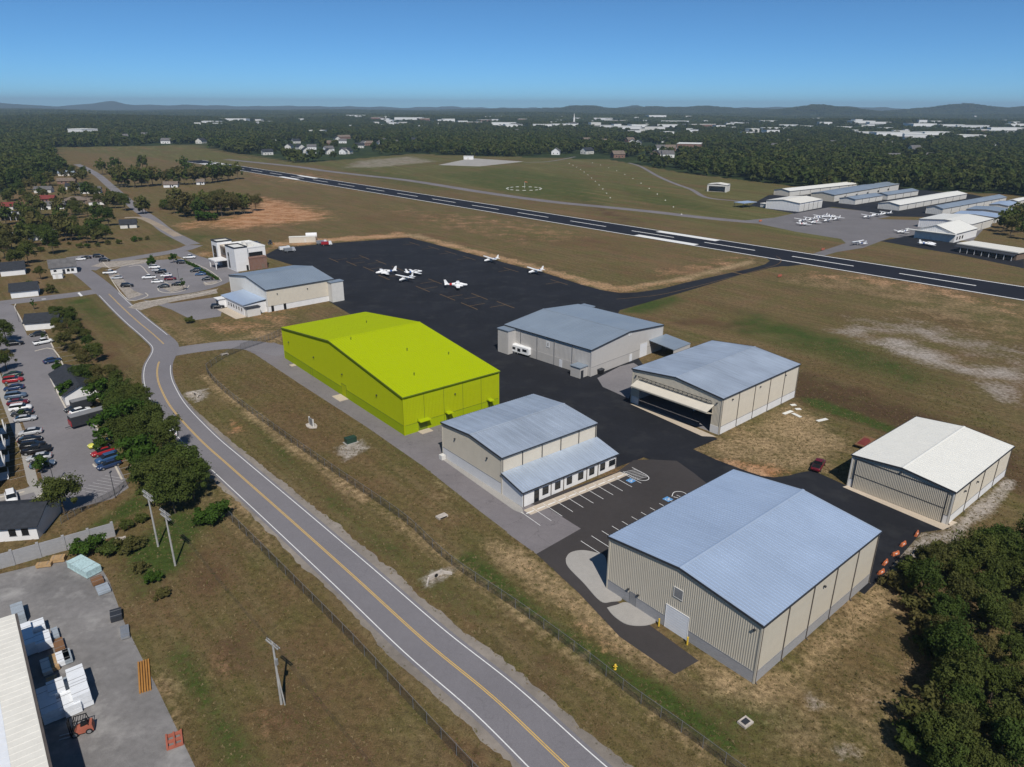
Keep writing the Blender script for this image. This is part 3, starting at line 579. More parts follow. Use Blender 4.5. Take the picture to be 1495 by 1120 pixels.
def hangar(name, label, A, ang, L, W, eave, rise, roofm, wallm, trimm, basem=None, baseh=0.0, bays=5, pitch=.3, seam=.6, along='x', group=None, gables=(1, 1), ridge=.5, over=.25, cat='hangar', downs=True, sidewall=None, gable_wall=None, thick=.16, z=0.012, seamm=None, openings=()):
    """a portal-framed shed; local x runs along the ridge, gables at x=0 and x=L, eaves at y=0 and y=W"""
    t = thing(name, label, cat, (A[0], A[1], z), R(ang), group)
    ca, sa = math.cos(R(ang)), math.sin(R(ang)); PAV.append([(A[0]+ca*x_-sa*y_, A[1]+sa*x_+ca*y_) for x_, y_ in ((-.3,-.3),(L+.3,-.3),(L+.3,W+.3),(-.3,W+.3))])
    yr = W*ridge
    top = lambda s_: eave + rise*(1-abs(s_-yr)/(yr if s_ <= yr else W-yr))
    def base(s_): return baseh
    sw = sidewall or wallm; gw = gable_wall or wallm
    for x_, o in ((0, -1), (L, 1)):
        if gables[0 if x_ == 0 else 1]:
            m = ribbed(MB(), (x_, 0), (x_, W), base, lambda s_: top(s_)-.02, pitch, .045, o); obj('gable_wall', m, gw, t)
    bl = L/bays
    for y_, o in ((0, 1), (W, -1)):
        for i in range(bays):
            m = ribbed(MB(), (bl*i, y_), (bl*(i+1), y_), base, lambda s_: eave-.02, pitch, .045, o); obj('wall_panel', m, sw, t)
    if baseh:
        for nm, p0, p1, o, g in (('wainscot',(0,0),(L,0),1,1),('wainscot',(0,W),(L,W),-1,1),('wainscot',(0,0),(0,W),-1,gables[0]),('wainscot',(L,0),(L,W),1,gables[1])):
            if g: obj(nm, wallbox(MB(), p0, p1, .09, 0, baseh, o, -.02), basem, t)
        m = MB()
        for p0, p1, o, g in (((0,0),(L,0),1,1),((0,0),(0,W),-1,gables[0])):
            if g: wallbox(m, p0, p1, .10, baseh, baseh+.08, o, 0)
        obj('base_trim', m, trimm if trimm is not M['trim'] else M['greytrim'], t)
    # roof slopes, seams, ridge cap, edge trim
    ov = over
    for k, (ya, yb, za, zb) in enumerate(((-ov, yr, eave-ov*rise/yr, eave+rise), (W+ov, yr, eave-ov*rise/(W-yr), eave+rise))):
        m = MB(); m.hexa([(-ov,ya,za),(L+ov,ya,za),(L+ov,yb,zb),(-ov,yb,zb),(-ov,ya,za+thick),(L+ov,ya,za+thick),(L+ov,yb,zb+thick),(-ov,yb,zb+thick)]); r_ = obj('roof', m, roofm, t)
        if seam:
            m = MB(); n = int((L+2*ov)/seam)
            for i in range(1, n):
                x_ = -ov + (L+2*ov)*i/n
                m.add([(x_-.04,ya,za+thick),(x_+.04,ya,za+thick),(x_+.04,yb,zb+thick),(x_-.04,yb,zb+thick),(x_-.02,ya,za+thick+.07),(x_+.02,ya,za+thick+.07),(x_+.02,yb,zb+thick+.07),(x_-.02,yb,zb+thick+.07)], [(4,5,6,7),(0,1,5,4),(3,0,4,7),(1,2,6,5)])
            tag(obj('roof_seams', m, seamm or roofm, r_), kind='stuff')
    m = MB(); zr = eave+rise+thick
    m.add([(-ov-.03,yr-.28,zr+.02),(L+ov+.03,yr-.28,zr+.02),(L+ov+.03,yr,zr+.10),(-ov-.03,yr,zr+.10),(L+ov+.03,yr+.28,zr+.02),(-ov-.03,yr+.28,zr+.02)], [(0,1,2,3),(3,2,4,5)]); obj('ridge_cap', m, roofm, t)
    for x0, x1 in ((-ov-.07, -ov-.004), (L+ov+.004, L+ov+.07)):
        for ya, yb, za, zb in ((-ov, yr, eave-ov*rise/yr, eave+rise), (W+ov, yr, eave-ov*rise/(W-yr), eave+rise)):
            m = MB(); m.hexa([(x0,ya,za-.12),(x1,ya,za-.12),(x1,yb,zb-.12),(x0,yb,zb-.12),(x0,ya,za+thick+.06),(x1,ya,za+thick+.06),(x1,yb,zb+thick+.06),(x0,yb,zb+thick+.06)])
            obj('rake_trim', m, trimm, t)
    for ya, yb, za in ((-ov-.16, -ov-.004, eave-ov*rise/yr), (W+ov+.004, W+ov+.16, eave-ov*rise/(W-yr))):
        obj('gutter', MB().box(-ov, L+ov, ya, yb, za-.06, za+.15), trimm, t)
    if downs:
        for i in range(bays+1):
            x_ = min(max(bl*i, .12), L-.12)
            dm = MB().box(x_-.07, x_+.07, -.17, -.055, .25, eave-.12); dm.beam((x_,-.12,.25),(x_,-.45,.06),.12,.1); obj('downspout', dm, trimm if downs is True else downs, t)
    for x_, y_ in ((0,0),(0,W),(L,0),(L,W)):
        m = MB().box(x_-.12, x_+.12, y_-.12, y_+.12, .0, eave-.03); obj('corner_trim', m, trimm if trimm is M['trimbrown'] else wallm, t)
    m = MB().box(.02, L-.02, .02, W-.02, .0, .012); obj('floor_slab', m, M['concrete'], t)
    return t
def panel_x(t, name, x, y0, y1, z0, z1, mat, out=-1, dep=.06, frame=None, parts=0):
    """a flat piece on a gable wall (x = const)"""
    a, b_ = (x-dep-.05, x-.05) if out < 0 else (x+.05, x+.05+dep)
    o = obj(name, MB().box(a, b_, y0, y1, z0, z1), mat, t)
    if frame:
        f = MB(); w_ = .1; a2, b2 = (a-.03, b_) if out < 0 else (a, b_+.03)
        f.box(a2, b2, y0-w_, y0-.003, z0, z1+w_); f.box(a2, b2, y1+.003, y1+w_, z0, z1+w_); f.box(a2, b2, y0-.003, y1+.003, z1+.003, z1+w_)
        if z0 > .3: f.box(a2, b2, y0-w_, y1+w_, z0-w_, z0-.003)
        obj('frame', f, frame, o)
    for k in range(parts):
        zz = z0+(z1-z0)*(k+1)/(parts+1); q = .012; a3, b3 = (a-q, a) if out < 0 else (b_, b_+q)
        obj('door_rail', MB().box(a3, b3, y0+.05, y1-.05, zz-.025, zz+.025), M['palewall'], o)
    return o
def panel_y(t, name, y, x0, x1, z0, z1, mat, out=-1, dep=.06, frame=None):
    a, b_ = (y-dep-.05, y-.05) if out < 0 else (y+.05, y+.05+dep)
    o = obj(name, MB().box(x0, x1, a, b_, z0, z1), mat, t)
    if frame:
        f = MB(); w_ = .1; a2, b2 = (a-.03, b_) if out < 0 else (a, b_+.03)
        f.box(x0-w_, x0-.003, a2, b2, z0, z1+w_); f.box(x1+.003, x1+w_, a2, b2, z0, z1+w_); f.box(x0-.003, x1+.003, a2, b2, z1+.003, z1+w_)
        if z0 > .3: f.box(x0-w_, x1+w_, a2, b2, z0-w_, z0-.003)
        obj('frame', f, frame, o)
    return o
def wall_light(t, x, y, z, ox, oy):
    m = MB().box(x-.14+ox*.2, x+.14+ox*.2, y-.14+oy*.2, y+.14+oy*.2, z-.12, z+.12); m.beam((x,y,z),(x+ox*.2,y+oy*.2,z),.06,.06); obj('wall_light', m, M['trim'], t)

# 1 the large hangar with the blue roof by the wood
A = G(1100,998)
t = hangar('hangar', 'large beige ribbed hangar with pale blue metal roof and white roller door beside the wood', A, 40.6, 32.8, 25.7, 9.4, 1.5, M['roofblue'], M['beige'], M['trim'], M['block'], 1.75, bays=5, pitch=.34, downs=M['trimbrown'])
panel_x(t, 'roller_door', 0, 10.6, 14.4, .02, 3.9, M['door'], parts=8, frame=M['whitewall'])
panel_x(t, 'window', 0, 12.0, 13.4, 6.0, 7.5, M['greytrim'], frame=M['palewall'])
panel_x(t, 'side_door', 0, 19.9, 21.0, .02, 2.2, M['greytrim'], frame=M['greytrim'])
for y_ in (10.0, 15.0):
    bm = MB().tube((-.7,y_,0),(-.7,y_,1.3),.13,8); obj('bollard', bm, M['yellow'], t)
for y_, z_ in ((19.5,2.5),(21.4,2.5),(.9,8.2)): wall_light(t, -.05, y_, z_, -1, 0)
wall_light(t, 16.0, -.05, 7.6, 0, -1)
for x_ in (2.0, 3.6, 5.2):
    ac = MB().box(x_, x_+1.1, 26.6, 27.6, 0, 1.0); ac.tube((x_+.55,27.1,1.0),(x_+.55,27.1,1.07),.38,12); obj('air_conditioner', ac, M['palewall'], t, (0,0,.11))
# 2 the lime hangar
A = G(591,636)
t = hangar('hangar', 'huge lime green hangar, roof and walls alike', A, 39.1, 27.2, 68.5, 9.4, 4.1, M['limeroof'], M['limewall'], M['limedark'], M['limebase'], 2.3, bays=5, pitch=.4, seam=.75, downs=False, ridge=.53)
for i in (1,2,3,4): obj('joint_trim', MB().box(27.2/5*i-.06, 27.2/5*i+.06, -.075, -.048, .05, 9.1), M['limedark'], t)
for x_, w_ in ((3.4,3.0),(11.0,1.6),(23.4,1.4)):
    cano = MB().box(x_, x_+w_, -1.6, -.05, 2.75, 2.9); cano.beam((x_+.05,-1.5,2.75),(x_+.05,-.1,3.5),.06,.06); obj('canopy', cano, M['limeroof'], t)
    panel_y(t, 'door', 0, x_+.3, x_+w_-.3, .02, 2.3, M['limedark'])
    obj('doorstep', MB().box(x_, x_+w_, -2.0, -.12, 0, .14), M['tanconc'], t)
panel_x(t, 'door', 0, 28.5, 31.0, .02, 3.4, M['limewall'], frame=M['limedark'])
obj('doorstep', MB().box(-2.6, -.12, 27.6, 32.0, 0, .13), M['tanconc'], t)
panel_x(t, 'door', 0, 49.0, 50.1, .02, 2.2, M['limebase'], frame=M['limedark']); obj('doorstep', MB().box(-1.6,-.12,60.2,61.9,0,.12), M['tanconc'], t)
for y_ in (12, 30, 47, 64): wall_light(t, -.05, y_, 6.2, -1, 0)
wall_light(t, 14, -.05, 6.8, 0, -1)
for x_, y_ in ((8,8),(14,21),(22,14),(5,34),(18,50)):
    zz = 9.4+4.1*(1-abs(y_-68.5*.53)/(68.5*.53 if y_ < 68.5*.53 else 68.5*.47))+.1
    vm = MB().tube((x_,y_,zz),(x_,y_,zz+.6),.12,8); vm.tube((x_,y_,zz+.6),(x_,y_,zz+.75),.2,8); obj('roof_vent', vm, M['limedark'], t)
# 3 hangar with the low white office wing
A = G(763,741); LW = 6.3
t = hangar('hangar', 'beige hangar with striped blue-grey roof and low white office wing facing the parking bays', (A[0]+LW*math.cos(R(129)), A[1]+LW*math.sin(R(129))), 39.0, 25.3, 20.4, 7.9, 1.0, M['roofgrey'], M['beige'], M['trim'], M['wblock'], 2.3, bays=5, pitch=.34, sidewall=M['beige2'])
m = MB().box(0, 25.3, -LW, -LW+.2, 0, 3.25); obj('wing_wall', m, M['whitewall'], t)
for x_ in (0, 25.1): obj('wing_wall', MB().hexa([(x_,-LW+.203,0),(x_+.2,-LW+.203,0),(x_+.2,-.06,0),(x_,-.06,0),(x_,-LW+.203,3.22),(x_+.2,-LW+.203,3.22),(x_+.2,-.06,4.6),(x_,-.06,4.6)]), M['wblock'], t)
wr = obj('wing_roof', MB().hexa([(-.3,-LW-.35,3.2),(25.6,-LW-.35,3.2),(25.6,-.06,4.65),(-.3,-.06,4.65),(-.3,-LW-.35,3.34),(25.6,-LW-.35,3.34),(25.6,-.06,4.79),(-.3,-.06,4.79)]), M['roofgrey'], t)
m = MB()
for i in range(1, 43):
    x_ = -.3+25.9*i/43; m.add([(x_-.03,-LW-.35,3.34),(x_+.03,-LW-.35,3.34),(x_+.03,-.06,4.79),(x_-.03,-.06,4.79),(x_,-LW-.35,3.40),(x_,-.06,4.85)], [(0,1,4),(0,4,5,3),(1,2,5,4)])
tag(obj('roof_seams', m, M['roofblue'], wr), kind='stuff')
obj('gutter', MB().box(-.3, 25.6, -LW-.5, -LW-.354, 3.12, 3.36), M['trim'], t); obj('rake_trim', MB().hexa([(-.38,-LW-.35,3.08),(-.304,-LW-.35,3.08),(-.304,-.06,4.53),(-.38,-.06,4.53),(-.38,-LW-.35,3.40),(-.304,-LW-.35,3.40),(-.304,-.06,4.85),(-.38,-.06,4.85)]), M['trim'], t)
for x_ in (.1, 7.0, 10.3, 16.6, 19.8, 25.0): obj('downspout', MB().box(x_, x_+.13, -LW-.13, -LW-.004, .1, 3.1), M['trimbrown'], t)
panel_y(t, 'door', -LW+.05, 2.9, 3.9, .05, 2.5, M['glass'], frame=M['trim'])
for x_, w_ in ((5.0,1.3),(8.2,1.2),(11.3,1.2),(14.4,1.2),(17.5,1.2),(20.6,1.2),(23.0,1.9)): panel_y(t, 'window', -LW+.05, x_, x_+w_, .95, 2.35, M['glass'], frame=M['whitewall'] if w_ > 1.5 else M['trim'])
for y_ in (4.5, 15.5): wall_light(t, -.05, y_, 6.1, -1, 0)
ac = MB().box(-1.3, -.3, 19.0, 20.1, 0, 1.0); ac.tube((-.8,19.55,1.0),(-.8,19.55,1.08),.38,12); obj('air_conditioner', ac, M['palewall'], t)
# 4 grey hangar, door pockets on the apron end; ridge runs away from the drone
A = G(862,550)
t = hangar('hangar', 'grey hangar with dull steel roof and wide door pockets, travel trailer alongside', (A[0]+34.6*math.cos(R(45)), A[1]+34.6*math.sin(R(45))), 135.0, 34.0, 34.6, 7.8, 1.6, M['roofblue2'], M['greige'], M['trim'], M['greige'], 2.6, bays=5, pitch=.5, downs=False, seam=.8)
for y_ in (-3.2, 34.6):
    m = ribbed(MB(), (29.5, y_), (34, y_), lambda s_: 0, lambda s_: 7.3, .5, .04, 1); ribbed(m, (29.5, y_+3.2), (34, y_+3.2), lambda s_: 0, lambda s_: 7.3, .5, .04, -1); ribbed(m, (29.5, y_), (29.5, y_+3.2), lambda s_: 0, lambda s_: 7.3, .5, .04, -1); ribbed(m, (34, y_), (34, y_+3.2), lambda s_: 0, lambda s_: 7.3, .5, .04, 1)
    pk = obj('door_pocket', m, M['greige'], t); obj('pocket_roof', MB().box(29.3, 34.2, y_-.2, y_+3.15 if y_ < 0 else y_+3.4, 7.3, 7.55), M['roofblue2'], pk)
for i in range(1, 5):
    for y_ in (34.6+.05,): obj('downspout', MB().box(34/5*i-.08, 34/5*i+.08, y_, y_+.12, .2, 7.5), M['greytrim'], t)
panel_x(t, 'roller_door', 0, 8.0, 11.6, .02, 4.2, M['door'], frame=M['palewall']); panel_x(t, 'door', 0, 15.5, 16.7, .02, 2.3, M['door'], frame=M['palewall'])
panel_y(t, 'door', 34.6, 10.5, 11.6, .02, 2.3, M['door'], out=1); panel_y(t, 'sign_board', 34.6, 15.5, 16.8, 4.8, 6.6, M['whitewall'], out=1)
sm = obj('emblem', MB().box(16.0, 16.25, 34.6+.115, 34.6+.125, 5.2, 6.2), M['black'], t); panel_x(t, 'sign_board', 0, 16.6, 17.8, 8.2, 9.5, M['whitewall']); obj('emblem', MB().box(-.125,-.113,17.05,17.3,8.4,9.3), M['black'], t)
# lean-to carport on its gable and the small plant shed on its flank
obj('lean_to_roof', MB().hexa([(-9,-2,3.4),(-.06,-2,4.4),(-.06,7.0,4.4),(-9,7.0,3.4),(-9,-2,3.6),(-.06,-2,4.6),(-.06,7.0,4.6),(-9,7.0,3.6)]), M['roofblue2'], t)
obj('lean_to_wall', MB().box(-8.9, -.3, -1.9, -1.75, 0, 3.45), M['greige'], t); obj('lean_to_wall', MB().box(-8.9, -8.75, -1.74, 7, 2.2, 3.38), M['greige'], t)
for y_ in (2.6, 6.8): obj('post', MB().box(-8.9,-8.7,y_,y_+.2,0,2.197), M['greige'], t)
sd = obj('plant_shed', MB().box(1.0, 4.5, 34.75, 38.0, 0, 3.0), M['greige'], t); obj('shed_roof', MB().box(.8, 4.7, 34.7, 38.2, 3.003, 3.2), M['roofblue2'], sd); obj('shed_door', MB().box(.94,.996,36.6,37.7,.05,2.2), M['trim'], sd)
x_, y_ = G(870,546); bin_ = thing('dumpster', 'black dumpster standing at the grey hangar corner', 'dumpster', (x_+1.2, y_+.2, .03), R(45))
m = MB(); m.hexa([(-.8,-.6,.1),(.8,-.6,.1),(.8,.6,.1),(-.8,.6,.1),(-1.0,-.8,1.3),(1.0,-.8,1.3),(1.0,.8,1.3),(-1.0,.8,1.3)]); obj('body', m, M['black'], bin_); obj('lid', MB().hexa([(-1.02,-.82,1.303),(1.02,-.82,1.303),(1.02,.82,1.303),(-1.02,.82,1.303),(-1.02,-.82,1.36),(1.02,-.82,1.36),(1.02,.82,1.55),(-1.02,.82,1.55)]), M['trim'], bin_)
for sx in (-.7,.7): obj('wheel', MB().box(sx-.08,sx+.08,-.5,.5,0,.1), M['rubber'], bin_)
# 5 hangar with its bifold door folded open
A = G(1049,635)
t = hangar('hangar', 'beige hangar with blue metal roof and bifold door folded open over a dark interior', A, 41.8, 34.8, 25.8, 9.0, 1.4, M['roofgrey'], M['beige'], M['trim'], M['whitewall'], 1.9, bays=5, pitch=.34, gables=(0, 1), sidewall=M['beige2'], downs=M['trimbrown'])
tp = lambda s_: 9.0+1.4*(1-abs(s_-12.9)/12.9)
for a_, b_ in ((0, 2.4), (23.4, 25.8)):
    obj('gable_wall', ribbed(MB(), (0,a_), (0,b_), lambda s_: 1.9, lambda s_: tp(s_+a_)-.02, .34, .045, -1), M['beige'], t); obj('wainscot', wallbox(MB(), (0,a_), (0,b_), .09, 0, 1.9, -1, -.02), M['wblock'], t)
obj('gable_wall', ribbed(MB(), (0,2.4), (0,23.4), lambda s_: 6.9, lambda s_: tp(s_+2.4)-.02, .34, .045, -1), M['beige'], t)
obj('door_leaf', MB().hexa([(-3.0,1.9,5.75),(-3.0,23.9,5.75),(-.2,23.9,6.75),(-.2,1.9,6.75),(-3.0,1.9,5.9),(-3.0,23.9,5.9),(-.2,23.9,6.9),(-.2,1.9,6.9)]), M['beige2'], t)
obj('door_leaf', MB().hexa([(-3.0,1.9,5.55),(-3.0,23.9,5.55),(-.2,23.9,4.6),(-.2,1.9,4.6),(-3.0,1.9,5.7),(-3.0,23.9,5.7),(-.2,23.9,4.75),(-.2,1.9,4.75)]), M['beige'], t)
m = MB()
for k in range(17):
    y_ = 2.4+21*k/16; m.beam((-.35,y_,7.0),(-1.0,y_,8.0),.07,.07)
    if k < 16: m.beam((-.35,y_,7.0),(-1.0,y_+21/16,8.0),.05,.05); m.beam((-1.0,y_,7.95),(-.3,y_+21/32,7.6),.05,.05)
m.beam((-1.0,2.4,8.0),(-1.0,23.4,8.0),.1,.1); m.beam((-.35,2.4,7.0),(-.35,23.4,7.0),.1,.1); obj('door_truss', m, M['trim'], t)
for y_ in (1.2, 24.6): wall_light(t, -.05, y_, 7.6, -1, 0)
for x_ in (4, 16, 28): wall_light(t, x_, -.05, 7.8, 0, -1)
obj('interior_floor', MB().box(.1, 34.6, .1, 25.6, .013, .02), M['greyasph'], t)
# 6 white-roofed hangar with a closed bifold door
A = G(1382,766)
t = hangar('hangar', 'pale hangar with bright white roof and closed ribbed bifold door', A, 39.6, 28.8, 18.4, 6.7, .95, M['roofwhite'], M['palewall'], M['trim'], M['whitewall'], 1.7, bays=4, pitch=.34, seam=.9, gable_wall=M['beige'], sidewall=M['beige2'], downs=M['trimbrown'])
m = ribbed(MB(), (-.14, 1.0), (-.14, 17.4), lambda s_: 3.05, lambda s_: 6.2, .3, .05, -1); obj('door_leaf', m, M['beige'], t)
m = ribbed(MB(), (-.14, 1.0), (-.14, 17.4), lambda s_: .1, lambda s_: 2.95, .3, .05, -1); obj('door_leaf', m, M['beige'], t)
m = MB().box(-.22,-.12,.85,1.0,.05,6.35); m.box(-.22,-.12,17.4,17.55,.05,6.35); m.box(-.22,-.12,1.0,17.4,6.2,6.35); m.box(-.22,-.12,1.0,17.4,2.95,3.05); obj('door_frame', m, M['trim'], t)
wall_light(t, -.05, 9.2, 6.9, -1, 0); wall_light(t, 5, -.05, 5.2, 0, -1); wall_light(t, 11, -.05, 5.0, 0, -1)
# 7 office hangar by the terminal: hall, door pocket, low office annex
A = G(392,456)
t = hangar('hangar', 'cream hangar with grey roof and flat-roofed office annex at the terminal car park', A, 42.5, 27.0, 33.0, 8.2, 2.3, M['roofblue2'], M['palewall'], M['trim'], M['whitewall'], 2.0, bays=4, pitch=.5, seam=.8, sidewall=M['beige2'], downs=False)
pk = obj('door_pocket', MB().box(24.5, 29.5, -3.0, -.1, 0, 7.6), M['palewall'], t); obj('pocket_roof', MB().box(24.2, 29.8, -3.2, 0, 7.603, 7.85), M['roofblue2'], pk)
an = obj('annex', MB().box(-8.5, -.1, 1.0, 20.0, 0, 3.9), M['whitewall'], t); obj('annex_roof', MB().hexa([(-8.9,.6,3.903),(-.06,.6,4.7),(-.06,20.4,4.7),(-8.9,20.4,3.903),(-8.9,.6,4.1),(-.06,.6,4.9),(-.06,20.4,4.9),(-8.9,20.4,4.1)]), M['roofblue'], an)
obj('porch', MB().box(-8.3,-3.5,-1.4,.98,0,3.0), M['palewall'], an); obj('porch_roof', MB().box(-8.6,-3.3,-1.7,.95,3.003,3.25), M['trim'], an); obj('entrance', MB().box(-11.2,-8.52,17.0,20.0,0,3.4), M['whitewall'], an); obj('entrance_door', MB().box(-11.3,-11.203,17.6,19.4,.05,2.7), M['glass'], an); obj('entrance_roof', MB().box(-11.7,-8.3,16.6,20.3,3.403,3.6), M['whitewall'], an)
for k in range(6): obj('window', MB().box(-8.57,-8.503,2.6+2.3*k,3.3+2.3*k,1.3,2.5), M['glass'], an)
for x_ in (1.2, 6.0): obj('door', MB().box(x_,x_+1.0,-.14,-.1,.02,2.2), M['black'], t)
for x_ in (4, 16): wall_light(t, x_, -.05, 6.3, 0, -1)
obj('entry_walk', MB().box(-12.5,-8.55,-1,16,.0,.05), M['tanconc'], t)
# 8 terminal: white and brick two-storey block with parapets
A = G(346,397)
t = thing('terminal_building', 'two-storey white and brick airport terminal with flat white roofs', 'building', (*A, .012), R(42))
def blk(name, x0, x1, y0, y1, z1, mat, parent=t, cap=True, capm=M['trim']):
    o = obj(name, MB().box(x0,x1,y0,y1,0,z1), mat, parent)
    if cap:
        f = MB()
        for a in ((x0-.12,x1+.12,y0-.12,y0+.25),(x0-.12,x1+.12,y1-.25,y1+.12),(x0-.12,x0+.25,y0+.253,y1-.253),(x1-.25,x1+.12,y0+.253,y1-.253)): f.box(*a, z1+.003, z1+.55)
        obj('parapet', f, capm, o); obj('roof_deck', MB().box(x0+.26,x1-.26,y0+.26,y1-.26,z1+.003,z1+.1), M['roofwhite'], o)
    return o
blk('wall', 0, 6.0, 0, 10.5, 10.4, M['whitewall']); blk('wall', 6.03, 15, 1.5, 19, 9.6, M['whitewall'], capm=M['whitewall']); blk('wall', .8, 6.0, 10.53, 19, 9.0, M['brick2'], capm=M['tanconc']); blk('wall', -.5, 6.5, 19.03, 26, 10.8, M['whitewall']); 
blk('wall', 6.04, 14, -1.2, 1.48, 5.2, M['brick'], capm=M['brick'])
panel_x(t, 'window', 0, 6.8, 8.2, .8, 7.8, M['glass']); panel_y(t, 'door', 0, 4.6, 5.6, .05, 2.4, M['black']); panel_y(t, 'window', 1.5, 7, 13.5, 5.8, 7.6, M['glass']); panel_x(t, 'window', -.5, 20.5, 24.5, 1.2, 8.8, M['glass']); panel_y(t, 'door', -1.2, 11.5, 12.7, .05, 2.3, M['brick2'])
for k in range(4): panel_x(t, 'window', .8, 11.2+1.9*k, 12.5+1.9*k, 5.5, 8.2, M['glass'])
cn = obj('entrance_canopy', MB().box(-5.5,.75,10.6,18.6,3.6,4.1), M['whitewall'], t)
for x_, y_ in ((-5.2,10.9),(-5.2,18.0)): obj('column', MB().box(x_,x_+.4,y_,y_+.4,0,3.597), M['whitewall'], cn)
obj('roof_unit', MB().box(9,11.5,6,8.5,9.75,11), M['palewall'], t); obj('roof_unit', MB().box(9,10.5,12,13.5,9.75,10.8), M['palewall'], t)

# 9 the far side of the field: T-hangar rows and older buildings
def shed(name, label, A, B, C, h, rise, roofm, wallm, doors=0, cat='hangar', group=None, doorm=None, dy=1):
    a, b_, c_ = [np.array(G(*q)) for q in (A, B, C)]; u = b_-a; L = np.linalg.norm(u); ang = math.atan2(u[1], u[0]); v = c_-a; W = abs(-math.sin(ang)*v[0]+math.cos(ang)*v[1])
    t = hangar(name, label, a, math.degrees(ang), L, W, h, rise, roofm, wallm, M['greytrim'], bays=max(1, int(L/12)), pitch=1.2, seam=None, downs=False, cat=cat, group=group, over=.35)
    for k in range(doors):
        w_ = L/doors; obj('door', MB().box(w_*k+.5, w_*(k+1)-.5, -.16, -.07, .02, h*.82), doorm or M['palewall'], t)
        if k: obj('door_post', MB().box(w_*k-.12, w_*k+.12, -.2, -.07, .02, h-.1), M['greytrim'], t)
    return t, L, W
shed('hangar_row', 'long white-roofed hangar row beside the grey-roofed row', (1312,307.7), (1410,290), (1284,304), 4.0, 1.5, M['roofwhite'], M['palewall'], 9)
shed('hangar_row', 'long grey-roofed hangar row with white doors', (1374.6,314), (1467.4,296), (1353.7,311), 4.4, 1.5, M['roofblue2'], M['palewall'], 8)
shed('hangar_row', 'short grey-roofed hangar row beside the green-walled one, nearer the ramp', (1247.5,299), (1287.6,292.5), (1229,296), 4.0, 1.2, M['roofblue2'], M['palewall'], 4)
shed('hangar_row', 'short grey-roofed hangar row behind another short one', (1295,292), (1339.5,285), (1279,289.3), 4.0, 1.2, M['roofblue2'], M['palewall'], 4)
tt, L_, W_ = shed('hangar_row', 'long grey-roofed hangar row with pale green end and arched doors', (1216.5,294.8), (1311,277.5), (1190,290.5), 5.4, 1.4, M['roofblue2'], M['beige'], 6)
for k in range(5): obj('arch_opening', MB().prism([(L_*(k+.9)/6+1.6*math.cos(R(q)), 1.6*math.sin(R(q))) for q in range(0,181,30)], 0, .1), M['black'], tt, (0,-.2,1.6)).rotation_euler = (R(90),0,0)
shed('hangar_row', 'long white-roofed hangar row by the field edge under the trees', (1152,286.8), (1251,275.5), (1133,284), 4.3, 1.4, M['roofwhite'], M['beige2'], 7)
shed('hangar', 'white hangar with patched pale roof beside the parked light aircraft', (1166,309.4), (1199,303.0), (1122,303.5), 6.0, 1.4, M['roofcream'], M['whitewall'], 5)
a = np.array(G(1034,280)); tt = hangar('hangar', 'lone cream hangar with dark open front on the grass', G(1060,281), 62.0, 14, 17, 6.0, 1.0, M['roofcream'], M['palewall'], M['greytrim'], bays=2, pitch=1.2, seam=None, downs=False, gables=(0,1))
for y_ in (0, 15.8): obj('door_jamb', MB().box(-.1,.1,y_,y_+1.2,0,5.6), M['palewall'], tt)
obj('lintel', MB().box(-.1,.1,1.2,15.8,4.9,6.1), M['palewall'], tt)
x_, y_ = G(1092,303); tt = thing('open_shelter', 'open shelter with flat white roof on posts in the grass', 'shelter', (x_, y_, 0), R(35)); obj('roof', MB().box(-7,9,-1,8,3.4,3.7), M['roofblue'], tt)
for q in ((-6.8,-.8),(8.6,-.8),(-6.8,7.6),(8.6,7.6),(1,-.8)): obj('post', MB().box(q[0],q[0]+.25,q[1],q[1]+.25,0,3.397), M['trim'], tt)
x_, y_ = G(1116,303); tt = thing('hut', 'small pale hut beside the open shelter', 'hut', (x_, y_, 0), R(35)); obj('wall', MB().box(0,5,0,4,0,2.6), M['palewall'], tt); obj('roof', MB().prism([(-.3,-.3),(5.3,-.3),(5.3,4.3),(-.3,4.3)],2.603,2.9), M['roofcream'], tt); obj('door', MB().box(2,3,-.08,-.004,0,2.1), M['black'], tt)
tt, L_, W_ = shed('maintenance_hangar', 'big white hangar with low gable and panelled sliding doors beside the terminal ramp', (1392,354.5), (1424,345.5), (1335,347), 4.9, 3.6, M['roofwhite'], M['whitewall'], 0)
for k in range(7): obj('sliding_door', MB().box(-.22,-.08, W_*k/7+.08, W_*(k+1)/7-.08, .05, 4.4), M['palewall'], tt)
for k in range(3): obj('window', MB().box(3+4*k,4.6+4*k,-.14,-.07,1.2,3), M['glass'], tt)
obj('eave_canopy', MB().box(-2.5,-.3,-1,W_+5,4.6,4.9), M['roofwhite'], tt)
shed('workshop', 'low white-roofed workshop behind the big white hangar', (1415,340), (1447,331), (1350,329), 5.0, 1.2, M['roofwhite'], M['whitewall'], 2, cat='building')
x_, y_ = G(1479,381); ang = math.degrees(math.atan2(G(1394,367)[1]-y_, G(1394,367)[0]-x_)); tt = thing('airport_office', 'long low office with cream flat roof, veranda and dark glazed front', 'building', (x_, y_, .02), R(ang-90))
Lq = math.hypot(G(1394,367)[0]-x_, G(1394,367)[1]-y_)
obj('wall', MB().box(2.5,16,0,Lq,0,3.6), M['brick2'], tt); obj('roof', MB().box(1.6,17,-.8,Lq+.8,3.603,4.1), M['roofcream'], tt); obj('veranda_roof', MB().hexa([(-1.5,-.5,2.5),(1.6,-.5,3.2),(1.6,Lq+.5,3.2),(-1.5,Lq+.5,2.5),(-1.5,-.5,2.65),(1.6,-.5,3.35),(1.6,Lq+.5,3.35),(-1.5,Lq+.5,2.65)]), M['trim'], tt)
